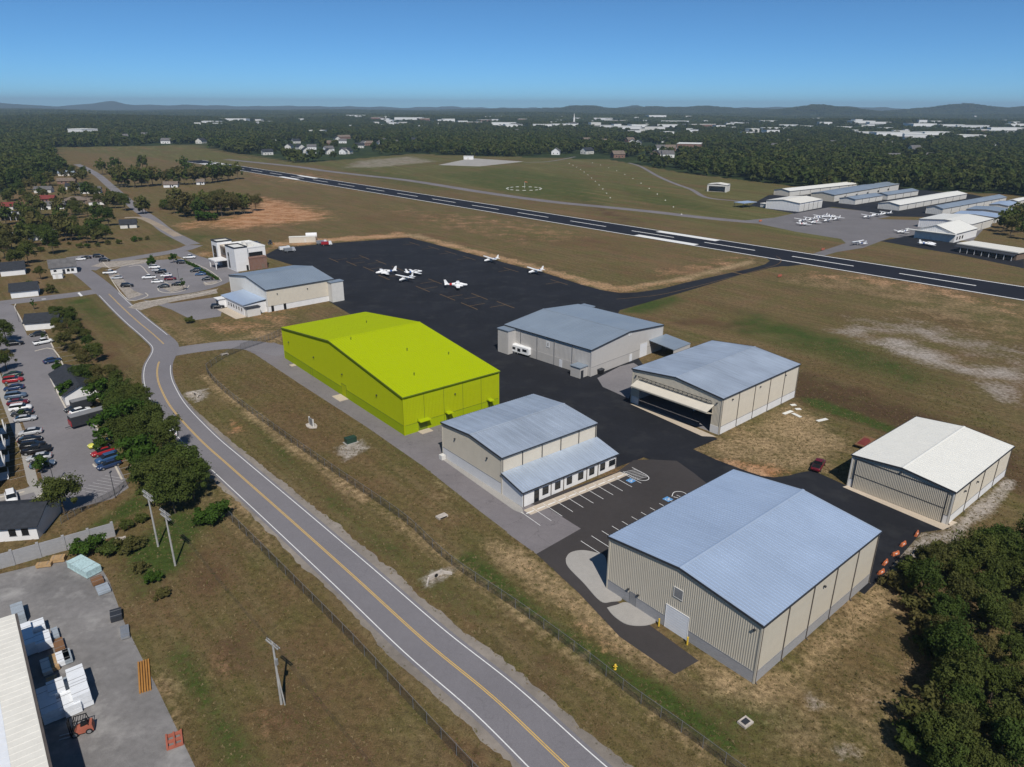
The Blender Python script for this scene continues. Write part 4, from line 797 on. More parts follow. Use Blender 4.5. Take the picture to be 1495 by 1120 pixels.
for k in range(8): obj('window', MB().box(2.4,2.497,1.2+Lq/8*k,Lq/8*(k+1)-.6,.7,2.7), M['glass'], tt); obj('post', MB().box(-1.3,-1.1,Lq/8*k+.3,Lq/8*k+.5,0,2.5), M['whitewall'], tt)
for i, (A_, B_, C_, rm, lb) in enumerate([((1452,326),(1462,321),(1396,318),M['roofblue'],'pale blue roofed open shed beyond the workshop'), ((1465,318),(1477,313),(1421,309),M['roofblue2'],'grey roofed shed between two paler sheds'), ((1470,308),(1485,303),(1445,305),M['roofblue'],'small blue-grey shed near the trees at the ramp edge'), ((1484,301),(1500,297),(1468,300),M['roofwhite'],'small white-roofed shed at the ramp edge')]):
    shed('storage_shed', lb, A_, B_, C_, 3.6, .8, rm, M['palewall'], 1, cat='shed')
# ---------------------------------------------------------------- houses, garages, apartments, warehouse
def gable_house(name, label, pos, rz, L, W, h, rise, wallm, roofm, cat='house', group=None, windows=0, door=True, chimney=False, hip=False, z=0.0, porch=False, dormers=0):
    t = thing(name, label, cat, (pos[0], pos[1], z), rz, group)
    m = MB().add([(0,0,0),(L,0,0),(L,W,0),(0,W,0),(0,0,h),(L,0,h),(L,W,h),(0,W,h),(0,W/2,h+(0 if hip else rise)),(L,W/2,h+(0 if hip else rise))], [(0,1,5,4),(2,3,7,6),(3,0,4,8,7),(1,2,6,9,5)])
    obj('wall', m, wallm, t); o = .5; k = rise/(W/2); hi = W/2 if hip else -o; tk = .18
    y0, y1, z0, zt = -o, W+o, h-o*k, h+rise
    m = MB()
    for dz in (0, tk):
        m.add([(-o,y0,z0+dz),(L+o,y0,z0+dz),(L-hi,W/2,zt+dz),(hi,W/2,zt+dz),(-o,y1,z0+dz),(L+o,y1,z0+dz)], [(0,1,2,3),(5,4,3,2)] + ([(4,0,3),(1,5,2)] if hip else []))
    m.add([(-o,y0,z0),(L+o,y0,z0),(L+o,y0,z0+tk),(-o,y0,z0+tk)], [(0,1,2,3)]); m.add([(-o,y1,z0),(L+o,y1,z0),(L+o,y1,z0+tk),(-o,y1,z0+tk)], [(3,2,1,0)])
    if not hip:
        for x_ in (-o, L+o): m.add([(x_,y0,z0),(x_,W/2,zt),(x_,W/2,zt+tk),(x_,y0,z0+tk),(x_,y1,z0),(x_,y1,z0+tk)], [(0,1,2,3),(1,4,5,2)])
    r_ = obj('roof', m, roofm, t)
    if chimney: obj('chimney', MB().box(L*.7,L*.7+.9,W*.6,W*.6+.9,h,h+rise+.9), M['brick'], r_)
    for k_ in range(dormers):
        x_ = L*(k_+1)/(dormers+1); dm = MB().box(x_-.8,x_+.8,.6,3.2,h+.2,h+1.5); dm.add([(x_-1,.4,h+1.5),(x_+1,.4,h+1.5),(x_,.4,h+2.3),(x_-1,3.6,h+1.5),(x_+1,3.6,h+1.5),(x_,3.6,h+2.3)], [(0,1,2),(0,2,5,3),(1,4,5,2)]); obj('dormer', dm, M['whitewall'], r_)
    if door: obj('door', MB().box(L*.45,L*.45+1.0,-.08,-.003,.05,2.15), M['trim'], t)
    for k_ in range(windows):
        x_ = L*(k_+.5)/windows-.5
        if door and abs(x_-L*.45) < 1.2: x_ += 1.7
        f = obj('window', MB().box(x_,x_+1.1,-.07,-.003,1.0,2.2), M['glass'], t); obj('frame', MB().box(x_-.1,x_+1.2,-.05,-.002,.88,.985), M['whitewall'], f)
        f = obj('window', MB().box(-.07,-.003,W*(k_+.5)/windows-.5,W*(k_+.5)/windows+.5,1.0,2.2), M['glass'], t)
    if porch:
        obj('porch_roof', MB().hexa([(0,-3,2.5),(L,-3,2.5),(L,-.51,2.9),(0,-.51,2.9),(0,-3,2.65),(L,-3,2.65),(L,-.51,3.05),(0,-.51,3.05)]), roofm, r_)
        for k_ in range(6): obj('porch_post', MB().box(L*k_/5.05,L*k_/5.05+.2,-2.9,-2.7,0,2.497), M['whitewall'], t)
    return t
def at_px(px, py, dx=0, dy=0): x, y = G(px, py); return (x+dx, y+dy)
# garages and the apartment blocks along the car park
gable_house('garage', 'white garage with dark shingle roof at the car park entrance', at_px(38,483), R(20), 9.5, 8.5, 2.7, 1.9, M['whitewall'], M['shingle'], cat='garage', door=False)
gable_house('garage', 'long white garage with dark shingle roof half hidden by a young tree', at_px(77,560), math.atan2(G(97,592)[1]-G(77,560)[1], G(97,592)[0]-G(77,560)[0]), math.dist(G(97,592), G(77,560)), 7.5, 2.8, 1.7, M['whitewall'], M['shingle'], cat='garage', door=False)
gable_house('garage', 'white garage with dark roof beside the side road', at_px(17,436), R(30), 9, 11, 2.7, 2.0, M['whitewall'], M['shingle'], cat='garage', door=False)
gable_house('garage', 'white garage with dark roof behind the bushes by the white house', at_px(2,404), R(32), 9, 12, 2.8, 2.2, M['whitewall'], M['shingle'], cat='garage', door=False)
gable_house('house', 'small white house with grey roof and four gable windows beside the terminal drive', at_px(75,402), R(32), 10, 11, 3.2, 2.6, M['whitewall'], M['greyshingle'], windows=3)
x_, y_ = G(100,407); tt = thing('shed', 'small flat-roofed white shed in front of the white house', 'shed', (x_-6, y_-1, 0), R(25)); obj('wall', MB().box(0,3.6,0,3,0,2.2), M['whitewall'], tt); obj('roof', MB().box(-.2,3.8,-.2,3.2,2.203,2.4), M['roofwhite'], tt); obj('door', MB().box(1,2,-.06,-.003,0,1.9), M['palewall'], tt)
gable_house('garage', 'white garage with dark roof and two small windows beside the concrete panel fence', (G(57,787)[0]-20*math.cos(R(9)), G(57,787)[1]-20*math.sin(R(9))), R(9), 20, 9, 2.8, 1.8, M['whitewall'], M['shingle'], cat='garage', door=False, windows=0)
for o_ in [bpy.data.objects[n] for n in [o.name for o in bpy.data.objects if o.name.startswith('garage')]][-1:]:
    for k_ in (15.6, 17.6): w_ = obj('window', MB().box(k_,k_+1.1,-.07,-.003,1.0,2.3), M['glass'], o_); obj('frame', MB().box(k_-.1,k_+1.2,-.05,-.002,.88,.985), M['greytrim'], w_)
x_, y_ = G(8,716); tt = thing('apartment_block', 'brick apartment block with dark roof and white balconies along the car park', 'apartment block', (x_-1.5, y_, 0), R(123))
obj('wall', MB().box(0,30,0,14,0,7.5), M['brick2'], tt); rf = obj('roof', MB().add([(-.6,-.6,7.5),(30.6,-.6,7.5),(30.6,14.6,7.5),(-.6,14.6,7.5),(4,7,10.5),(26,7,10.5)], [(0,1,5,4),(1,2,5),(2,3,4,5),(3,0,4)]), M['shingle'], tt)
for k_ in range(3):
    for zz in (.1, 3.0):
        bl_ = obj('balcony', MB().box(4+9*k_,7.5+9*k_,-1.8,-.004,zz,zz+.2), M['whitewall'], tt); rl = MB().box(4+9*k_,7.5+9*k_,-1.8,-1.74,zz+1.0,zz+1.08)
        for q in range(9): rl.box(4.05+9*k_+.42*q,4.09+9*k_+.42*q,-1.79,-1.75,zz+.2,zz+1.0)
        obj('railing', rl, M['whitewall'], bl_); obj('window', MB().box(4.8+9*k_,6.8+9*k_,-.06,-.003,zz+.3,zz+2.4), M['glass'], tt)
    obj('post', MB().box(4.0+9*k_,4.25+9*k_,-1.8,-1.55,3.2,6.3), M['whitewall'], tt)
for zz in (1.0, 4.0): obj('window', MB().box(-.06,-.003,4,5.2,zz,zz+1.5), M['glass'], tt); obj('window', MB().box(-.06,-.003,9,10.2,zz,zz+1.5), M['glass'], tt)
# neighbourhood behind the field
HS = [((2,322),15,16,9,'brown ranch house with dormers and dark roof set on a mown lawn',M['brick2'],M['shingle'],dict(dormers=2,porch=True,windows=3)),
 ((-14,308),20,14,8,'house with red roof behind the ranch house with dormers',M['palewall'],M['redroof'],{}), ((35,352),18,15,8,'ranch house with grey roof and white carport beside a parked pickup',M['palewall'],M['greyshingle'],dict(windows=2)),
 ((60,306),16,15,7,'long white shed under the trees of the side street',M['whitewall'],M['greyshingle'],dict(windows=3)), ((58,296),12,10,7,'red-roofed little house in the side street',M['brick'],M['redroof'],dict(windows=2)),
 ((92,299),24,17,11,'brown hipped roof house among the street trees',M['brick2'],M['brownshingle'],dict(windows=3,hip=True)), ((118,283),20,15,9,'blue-grey roofed house with white gable by the country road',M['whitewall'],M['greyshingle'],dict(windows=2)),
 ((96,277),20,15,9,'dark roofed house with white gable by the country road',M['whitewall'],M['shingle'],dict(windows=2)), ((84,269),20,15,9,'tan roofed brick house up the country road',M['brick'],M['brownshingle'],dict(windows=2)), ((85,257),18,15,9,'blue roofed house under the dense trees up the road',M['palewall'],M['roofblue2'],dict(windows=2)),
 ((176,334),22,9,4.5,'long low cabin with mossy dark roof on the grass',M['palewall'],M['shingle'],{}), ((239,274),15,12,6,'white barn with brown roof in front of the tree row',M['whitewall'],M['brownshingle'],dict(windows=1)), ((287,270),20,7,5,'small white cottage at the end of the tree row',M['whitewall'],M['brownshingle'],dict(windows=1)),
 ((50,282),14,13,8,'grey house deep among the trees behind the red-roofed house',M['palewall'],M['greyshingle'],dict(windows=2)), ((130,300),30,10,7,'pale cottage with light gable under the roadside trees',M['whitewall'],M['brownshingle'],dict(windows=1)), ((10,258),20,14,9,'white roofed hall in the dense wood',M['whitewall'],M['roofcream'],{})]
HOUSE_XY = []
for (px, rz, L, W, lb, wm, rm, kw) in HS:
    pos = at_px(*px); HOUSE_XY.append((pos[0]+L/2, pos[1]+W/2, 17)); gable_house('house', lb, pos, R(rz), L, W, 2.9, 2.2, wm, rm, **kw)
# rows of houses beyond the runway and small white houses scattered in the woods: one model per colour, copied
HPROTO = {}
def place_house(px, py, kind, label, group, s=1.0, clear=34, front=62):
    x, y, z = GT(px, py)
    rz = R(rnd.choice([35, 125, 80, 10]) + rnd.uniform(-8, 8))
    if kind not in HPROTO:
        wm, rm = {'w': (M['whitewall'], M['greyshingle']), 'd': (M['palewall'], M['shingle']), 'b': (M['brick'], M['brownshingle'])}[kind]
        HPROTO[kind] = o = gable_house('house', label, (x, y), rz, 14, 10, 4.4, 3.4, wm, rm, group=group, windows=2, z=z)
        for ch in o.children: pass
        bpy.context.view_layer.update(); index_kids()
    else: o = dup(HPROTO[kind], (x, y, z), rz, label, group)
    o.scale = (s, s, s); HOUSE_XY.append((x, y, clear)); d = math.hypot(x, y); HOUSE_XY.append((x-x/d*front, y-y/d*front, front))
rr = random.Random(3)
for k in range(26):
    px = 382+rr.random()*180; py = 205+rr.random()*26 - (px-380)*.03
    kd = 'dwbd'[k % 4]; place_house(px, py, kd, {'d':'dark roofed house in the housing estate beyond the runway end','w':'white house in the housing estate beyond the runway end','b':'brick house in the housing estate beyond the runway end'}[kd], 'houses of the estate beyond the runway', 1.1)
for k in range(16):
    px = 800+rr.random()*190; py = 207+rr.random()*24; kd = 'bdw'[k % 3]; place_house(px, py, kd, {'d':'dark roofed house beyond the end of the grass strip','w':'white house beyond the end of the grass strip','b':'brick house beyond the end of the grass strip'}[kd], 'houses beyond the grass strip', 1.3)
for k in range(34):
    px = rr.choice([rr.uniform(0,380), rr.uniform(560,800), rr.uniform(990,1495), rr.uniform(1000,1495)]); py = rr.uniform(196, 236) if px > 900 else rr.uniform(185, 214)
    kd = 'wwd'[k % 3]; place_house(px, py, kd, {'d':'dark roofed house among the trees of the far suburb','w':'white house among the trees of the far suburb'}[kd], 'houses scattered in the far suburb', 1.3, 22, 45)
# far town: flat commercial buildings
def town(px, py, L, W, h, label, wm, rm, group, rz=None):
    x, y, z = GT(px, py); d = math.hypot(x, y)
    t = thing('commercial_building', label, 'building', (x, y, z-.5), R(rz if rz is not None else rnd.uniform(-25, 25)), group)
    obj('wall', MB().box(-L/2,L/2,0,W,0,h), wm, t); obj('roof', MB().box(-L/2-.4,L/2+.4,-.4,W+.4,h+.003,h+.6), rm, t)
    obj('window_band', MB().box(-L/2+3,L/2-3,-.15,-.003,1.2,3.4), M['glass'], t)
    for q in range(-1, 2): HOUSE_XY.append((x+q*L/3, y, max(L*.35, 40))); HOUSE_XY.append((x+q*L/3-x/d*80, y-y/d*80, max(L*.35, 60)))
    HOUSE_XY.append((x-x/d*170, y-y/d*170, L*.4))
TW = 'pale commercial building of the far town'
for px, py, L, k in [(460,196,50,1),(340,178,140,0),(372,176,110,2),(305,182,60,0),(520,171,150,0),(548,175,60,2),(596,176,160,0),(620,177,60,2),(690,183,90,2),(705,179,60,2),(735,184,110,0),(762,178,50,2),(800,186,130,0),(822,186,90,0),(838,185,40,0),(880,176,120,0),(905,179,90,2),(915,190,110,0),(935,187,80,0),(960,172,130,0),(985,180,160,0),(975,187,90,0),(1012,183,70,0),(1030,186,180,2),(1062,190,60,0),(1125,180,110,0),(1135,192,120,0),(1150,187,80,0),(1205,178,190,0),(1262,181,130,0),(1285,182,100,0),(1275,200,90,0),(1312,201,140,0),(1336,203,60,0),(1350,186,120,0),(1370,199,110,0),(1390,186,100,0),(1420,189,120,0),(1440,196,90,2),(1470,192,140,0),(1490,186,90,0),(1005,221,50,2),(1075,183,50,0),(655,178,70,0),(565,186,50,0),(1180,188,60,0),(1095,176,90,0),(1420,203,70,0),(1235,190,60,0),(200,172,80,0),(110,196,60,0)]:
    town(px, py, L*.8, 45, rnd.uniform(9, 13), TW if k != 2 else 'brick commercial building of the far town', [M['whitewall'], M['palewall'], M['brick']][k], M['roofwhite'], 'commercial buildings of the far town')
for k in range(110):
    px = rr.choice([rr.uniform(900,1495), rr.uniform(900,1495), rr.uniform(600,900), rr.uniform(250,600)]); py = rr.uniform(171, 199) if px > 900 else rr.uniform(171, 188)
    town(px, py, rr.uniform(14, 42), 25, rr.uniform(9, 14), 'small pale building scattered in the far town', M['whitewall'] if k % 3 else M['palewall'], M['roofwhite'] if k % 2 else M['greyshingle'], 'small buildings of the far town')
x, y, z = GT(838,186); t = thing('church', 'white church with tall steeple in the far town', 'church', (x, y, z), 0); obj('wall', MB().box(-12,12,0,30,0,12), M['whitewall'], t); obj('steeple', MB().tube((0,4,12),(0,4,24),4,4,3.5).tube((0,4,24),(0,4,46),3.5,4,.2), M['whitewall'], t); obj('roof', MB().add([(-13,-.5,12),(13,-.5,12),(0,-.5,19),(-13,30.5,12),(13,30.5,12),(0,30.5,19)], [(0,1,2),(4,3,5),(0,2,5,3),(1,4,5,2)]), M['greyshingle'], t)
x, y = G(684,233); t = thing('field_shed', 'lone white shed on the concrete pad at the wood edge', 'shed', (x, y, .02), 0); obj('wall', MB().box(-7,7,0,7,0,4.4), M['whitewall'], t); obj('roof', MB().box(-7.3,7.3,-.3,7.3,4.403,4.7), M['roofwhite'], t); obj('door', MB().box(-2,1,-.08,-.003,0,3), M['palewall'], t)
# warehouse at the lumber yard
e0, e1 = np.array(G(22,898,7)), np.array(G(72,1122,7)); du = (e1-e0)/np.linalg.norm(e1-e0); an = math.atan2(du[1], du[0])
t = thing('warehouse', 'pale metal warehouse roof overhanging the lumber yard', 'warehouse', (e0[0], e0[1], .015), an)
LW_ = 60
obj('roof', MB().hexa([(0,-40,8.6),(LW_,-40,8.6),(LW_,0,7),(0,0,7),(0,-40,8.8),(LW_,-40,8.8),(LW_,0,7.2),(0,0,7.2)]), M['roofcream'], t)
m = MB()
for k_ in range(1, 60): m.box(k_-.04, k_+.04, -.001, -.0, 0, .001) if False else m.add([(k_-.05,-40,8.8),(k_+.05,-40,8.8),(k_+.05,-.1,7.2),(k_-.05,-.1,7.2),(k_,-40,8.83),(k_,-.1,7.23)], [(0,1,4),(0,4,5,3),(1,2,5,4)])
tag(obj('roof_seams', m, M['roofcream'], t), kind='stuff')
obj('roof_band', MB().hexa([(-.02,-40,8.803),(LW_,-40,8.803),(LW_,-3,7.323),(-.02,-3,7.323),(-.02,-40,8.81),(LW_,-40,8.81),(LW_,-3,7.34),(-.02,-3,7.34)]), M['wrap'], t)
obj('gutter', MB().box(0,LW_,.003,.28,6.85,7.15), M['trimbrown'], t)
obj('wall', MB().box(.5,LW_,-9,-8.7,0,7.2), M['palewall'], t); obj('end_wall', MB().box(.2,.5,-40,-8.69,0,7.2), M['palewall'], t)
for k_ in range(9): obj('post', MB().box(.3+7.2*k_,.6+7.2*k_,-.5,-.2,0,6.95), M['trimbrown'], t)
# concrete panel fence
pa, pb = np.array(G(-60,848)), np.array(G(167,783)); dd = pb-pa; LF = np.linalg.norm(dd); n_ = 6
t = thing('panel_fence', 'grey concrete panel fence between lumber yard and apartments', 'fence', (pa[0], pa[1], 0), math.atan2(dd[1], dd[0]))
for k_ in range(n_+1): obj('post', MB().box(LF*k_/n_-.2,LF*k_/n_+.2,-.2,.2,0,2.9), M['block'], t)
for k_ in range(n_): obj('panel', MB().box(LF*k_/n_+.2,LF*(k_+1)/n_-.2,-.09,.09,.0,2.65), M['block'], t); 
# ---------------------------------------------------------------- vehicles
def ring(x, w_, z0, z1, tuck=.12, crown=.06):
    return [(x,-w_*.93,z0),(x,-w_,z0+.18),(x,-w_,z1-tuck),(x,-w_*.92,z1),(x,-w_*.4,z1+crown),(x,w_*.4,z1+crown),(x,w_*.92,z1),(x,w_,z1-tuck),(x,w_,z0+.18),(x,w_*.93,z0)]
def wheels(t, xs, w_, r=.33):
    for x_ in xs:
        for s in (-1, 1):
            tm = MB().tube((x_, s*(w_-.2), r), (x_, s*(w_+.02), r), r, 14); o = obj('wheel', tm, M['rubber'], t); obj('rim', MB().tube((x_, s*(w_+.012), r), (x_, s*(w_+.035), r), r*.62, 10), M['chrome'], o)
def car_proto(kind):
    t = thing(kind, 'x', 'car', (0,0,-500))
    bm = MB(); cp = M['car_white']
    if kind == 'sedan':
        L, w_ = 4.7, .9; bm.loft([ring(-2.35,.72,.42,.72), ring(-2.2,.84,.28,.92), ring(-1.4,.9,.24,1.0), ring(0,.9,.22,.98), ring(1.0,.9,.22,.95), ring(1.9,.86,.26,.84), ring(2.25,.76,.32,.66), ring(2.35,.6,.4,.55)])
        gl = [(-1.95,.99,.72,.05),(-1.1,1.0,.62,.42),(-.2,.99,.63,.46),(.35,.98,.62,.44),(1.25,.93,.70,.03)]; rp = (-1.1,.35,1.43,.60); wx = (-1.42,1.42)
    elif kind == 'suv':
        L, w_ = 4.8, .95; bm.loft([ring(-2.4,.82,.45,1.0), ring(-2.3,.92,.32,1.12), ring(-1.2,.95,.28,1.12), ring(.6,.95,.28,1.1), ring(1.4,.94,.28,1.05), ring(2.1,.88,.32,.95), ring(2.4,.72,.42,.72)])
        gl = [(-2.3,1.1,.8,.05),(-1.95,1.1,.72,.58),(-.4,1.1,.72,.62),(.5,1.1,.70,.58),(1.3,1.04,.78,.03)]; rp = (-1.95,.5,1.70,.70); wx = (-1.45,1.45)
    else:
        L, w_ = 5.6, .98; bm.loft([ring(-2.8,.9,.5,1.05,crown=0), ring(-2.7,.96,.38,1.1,crown=0), ring(-.75,.97,.34,1.1,crown=0), ring(-.7,.97,.34,1.12), ring(1.2,.97,.34,1.12), ring(2.4,.92,.36,1.05), ring(2.8,.76,.45,.85)])
        gl = [(-.75,1.1,.82,.05),(-.6,1.12,.74,.66),(.2,1.12,.74,.7),(.7,1.12,.72,.66),(1.5,1.1,.82,.03)]; rp = (-.6,.7,1.80,.72); wx = (-1.7,1.85)
    obj('body', bm, cp, t, smooth=True)
    gm = MB(); gm.loft([[(x,-.86*w_,z),(x,-hw*w_,z+h),(x,hw*w_,z+h),(x,.86*w_,z)] for x, z, hw, h in gl]); obj('windows', gm, M['glass'], t)
    obj('roof_panel', MB().hexa([(rp[0]-.05,-rp[3]*w_,rp[2]-.01),(rp[1]+.1,-rp[3]*w_,rp[2]-.01),(rp[1]+.1,rp[3]*w_,rp[2]-.01),(rp[0]-.05,rp[3]*w_,rp[2]-.01),(rp[0]+.1,-rp[3]*w_*.85,rp[2]+.07),(rp[1]-.1,-rp[3]*w_*.85,rp[2]+.07),(rp[1]-.1,rp[3]*w_*.85,rp[2]+.07),(rp[0]+.1,rp[3]*w_*.85,rp[2]+.07)]), cp, t)
    if kind == 'pickup': obj('cargo_bed', MB().box(-2.62,-.86,-.8,.8,1.105,1.125), M['black'], t)
    wheels(t, wx, w_, .33 if kind == 'sedan' else .38)
    for s in (-1, 1):
        obj('headlight', MB().box(L/2-.2,L/2-.06,s*.5-.14,s*.5+.14,.62,.76), M['lamp'], t); obj('tail_light', MB().box(-L/2-.01,-L/2+.1,s*.62-.12,s*.62+.12,.74,.9), M['tail'], t)
    return t
CP = {k: car_proto(k) for k in ('sedan', 'suv', 'pickup')}
bpy.context.view_layer.update(); index_kids()
USED = set()
def car(kind, px, py, head, col, label, group=None, z=.03, scale=1.0):
    x, y = G(px, py)
    if kind in USED: o = dup(CP[kind])
    else: o = CP[kind]; USED.add(kind)
    o.location = (x, y, z); o.rotation_euler = (0, 0, R(head)); o.scale = (scale,)*3; o['label'] = label; o['category'] = {'pickup': 'pickup truck'}.get(kind, 'car')
    if group: o['group'] = group
    for ch in KIDS.get(o.name, []):
        if ch.name.split('.')[0] in ('body', 'roof_panel'):
            ch.material_slots[0].link = 'OBJECT'; ch.material_slots[0].material = M['car_' + col]
    return o
hl = math.degrees(math.atan2(G(35,556)[1]-G(3,560)[1], G(35,556)[0]-G(3,560)[0]))
hr = math.degrees(math.atan2(G(136,600)[1]-G(106,608)[1], G(136,600)[0]-G(106,608)[0]))
AG = 'cars parked at the apartments'
for k, px, py, c_, lb in [('sedan',19,550,'green','dark green sedan next to the bright red SUV at the apartments'),('suv',20,558,'red','bright red SUV parked in the apartment row'),('sedan',21,569,'navy','navy sedan between the bright red SUV and a slate car'),('suv',24,581,'slate','slate grey SUV between navy sedan and maroon car'),('sedan',27,590.5,'maroon','maroon sedan beside the white SUV in the apartment row'),('suv',31,599,'white','white SUV beside the maroon sedan in the apartment row'),('sedan',33,606,'dark','dark grey sedan beside the white SUV in the apartment row'),('sedan',38,614.5,'silver','silver sedan by the small kerbed tree island'),
    ('sedan',45.5,634,'silver','silver sedan next to a black car in the apartment row'),('sedan',45,645,'black','black sedan between silver sedan and black SUV'),('suv',49,654,'black','black SUV between black sedan and black pickup'),('pickup',54,661,'black','black pickup at the apartment row'),('sedan',58,671,'silver','silver sedan between black pickup and teal blue car'),('sedan',63,681,'slate','teal blue sedan behind a young tree at the row end')]:
    car(k, px, py, hl+180*(len(lb) % 2), c_, lb, AG)
car('suv', 18, 731, -52, 'white', 'white SUV in the small bay by the apartment lawn', AG); car('suv', 22, 504, hl, 'black', 'black SUV under the trees near the car park entrance', AG)
for k, px, py, c_, lb in [('sedan',56,490,'dark','dark sedan beside the entrance garage'),('pickup',64,502,'white','white pickup beside the tree island near the entrance garage'),('sedan',77,529,'navy','dark navy sedan alone in the bays by the tree belt'),('sedan',110,599,'dark','dark sedan beside two white cars at the long garage'),('sedan',118,603,'white','white sedan beside the dark sedan at the long garage'),('suv',123,609.5,'white','white SUV beside the dark box trailer'),('sedan',146,651,'yellow','bright yellow sports car under a young tree'),('sedan',151,663,'red','red sedan between yellow car and blue SUV'),('suv',158,673,'blue','blue SUV beside the navy sedan at the tree belt'),('sedan',160,682,'navy','navy sedan at the end of the tree belt bays')]:
    car(k, px, py, hr+180*(len(lb) % 2), c_, lb, AG)
car('suv', 252, 634, 118, 'white', 'white car pulled off on the road verge beside the trees')
TG = 'cars at the airport terminal'; ht = 18
for k, px, py, c_, lb in [('sedan',118,380,'white','white sedan at the drive beside a black car'),('sedan',126,378,'black','black sedan beside the white sedan at the drive'),('suv',144,376,'black','black SUV at the edge of the terminal drive'),('suv',153,382,'black','black SUV next to the dry grass island'),('pickup',161,400,'white','white pickup in the outer terminal row'),('sedan',171,407.5,'silver','silver sedan in the outer terminal row'),('suv',186,419,'black','large black SUV at the corner island of the terminal car park'),
    ('pickup',218,407,'white','white pickup facing the central terminal row'),('sedan',230,413,'white','white sedan near the kerbed end of the central row'),('sedan',239,420,'dark','dark grey sedan at the kerbed end of the central row'),('suv',226,392,'white','white SUV at the head of the central terminal row'),('sedan',230,396,'silver','silver sedan second in the central terminal row'),('suv',235,399,'black','black SUV in the central terminal row'),('sedan',243,404,'white','white sedan beside the maroon SUV at the terminal'),('suv',249,409,'maroon','maroon SUV at the airport terminal'),('sedan',259,417,'black','black sedan at the tree island of the terminal car park'),
    ('suv',266,385,'black','black SUV before the hedge at the terminal'),('pickup',277,377.5,'white','white pickup by the young tree near the terminal'),('suv',286,397,'dark','dark SUV beside the clipped hedge'),('sedan',293,402,'blue','blue sedan beside the clipped hedge'),('sedan',303,409,'dark','dark grey sedan at the hedge end'),('suv',318,450,'black','black SUV alone before the office annex'),('suv',374,357,'black','black SUV on the bare earth behind the terminal')]:
    car(k, px, py, ht+rr.choice([0, 180]), c_, lb, TG)
car('pickup', 70, 340, 20, 'white', 'white pickup in the driveway of the ranch house')
car('pickup', 1194, 683, 55, 'maroon', 'maroon pickup on the grass edge beside the white-roofed hangar lane')
x, y = G(133,618); t = thing('box_trailer', 'long dark box trailer beside the parked white cars', 'trailer', (x, y, .02), R(hr)); obj('body', MB().box(-4.2,4.0,-1.25,1.25,.7,3.0), M['trim'], t); obj('roof', MB().box(-4.2,4.0,-1.25,1.25,3.003,3.1), M['greytrim'], t); obj('front', MB().box(-4.35,-4.203,-1.1,1.1,.8,2.0), M['car_red'], t); wheels(t, (1.2,2.1), 1.2, .4); obj('tow_bar', MB().beam((-5.4,0,.55),(-4.2,0,.6),.12,.12), M['trim'], t)
x, y = G(123,596); t = thing('box_trailer', 'short dark enclosed trailer parked against the long garage', 'trailer', (x, y, .02), R(hr)); obj('body', MB().box(-2.6,2.6,-1.1,1.1,.6,2.5), M['trim'], t); obj('roof', MB().box(-2.6,2.6,-1.1,1.1,2.503,2.6), M['greytrim'], t); wheels(t, (0.4,), 1.05, .36)
# travel trailer by the grey hangar
x, y = G(757,516); t = thing('travel_trailer', 'white travel trailer with dark swoosh graphics parked against the grey hangar', 'trailer', (x, y, .03), R(138))
def rsec(x_, w_, z0, z1, r=.25): return [(x_,-w_,z0),(x_,-w_,z1-r),(x_,-w_+r,z1),(x_,w_-r,z1),(x_,w_,z1-r),(x_,w_,z0)]
obj('body', MB().loft([rsec(-5.2,1.15,.9,2.6), rsec(-5.0,1.22,.7,3.0), rsec(4.4,1.22,.7,3.05), rsec(5.0,1.2,.9,2.7), rsec(5.2,1.1,1.1,2.2)]), M['planewhite'], t)
for x0, x1, z0, z1 in ((-4.3,-2.6,1.5,2.3),(-1.8,-.6,1.1,2.1),(.2,2.4,1.4,2.2),(3.2,4.2,1.6,2.4)):
    obj('window', MB().box(x0,x1,1.225,1.25,z0,z1), M['glass'], t)
for x0 in (-3.9,-1.0,1.7,3.0): obj('roof_vent', MB().box(x0,x0+.7,-.35,.35,3.03,3.22), M['palewall'], t)
obj('skirt', MB().box(-4.6,4.2,-1.0,1.0,.45,.697), M['trim'], t); wheels(t, (-.6,.5), 1.1, .38); obj('tow_bar', MB().beam((-6.3,0,.55),(-5,0,.85),.15,.15), M['trim'], t)
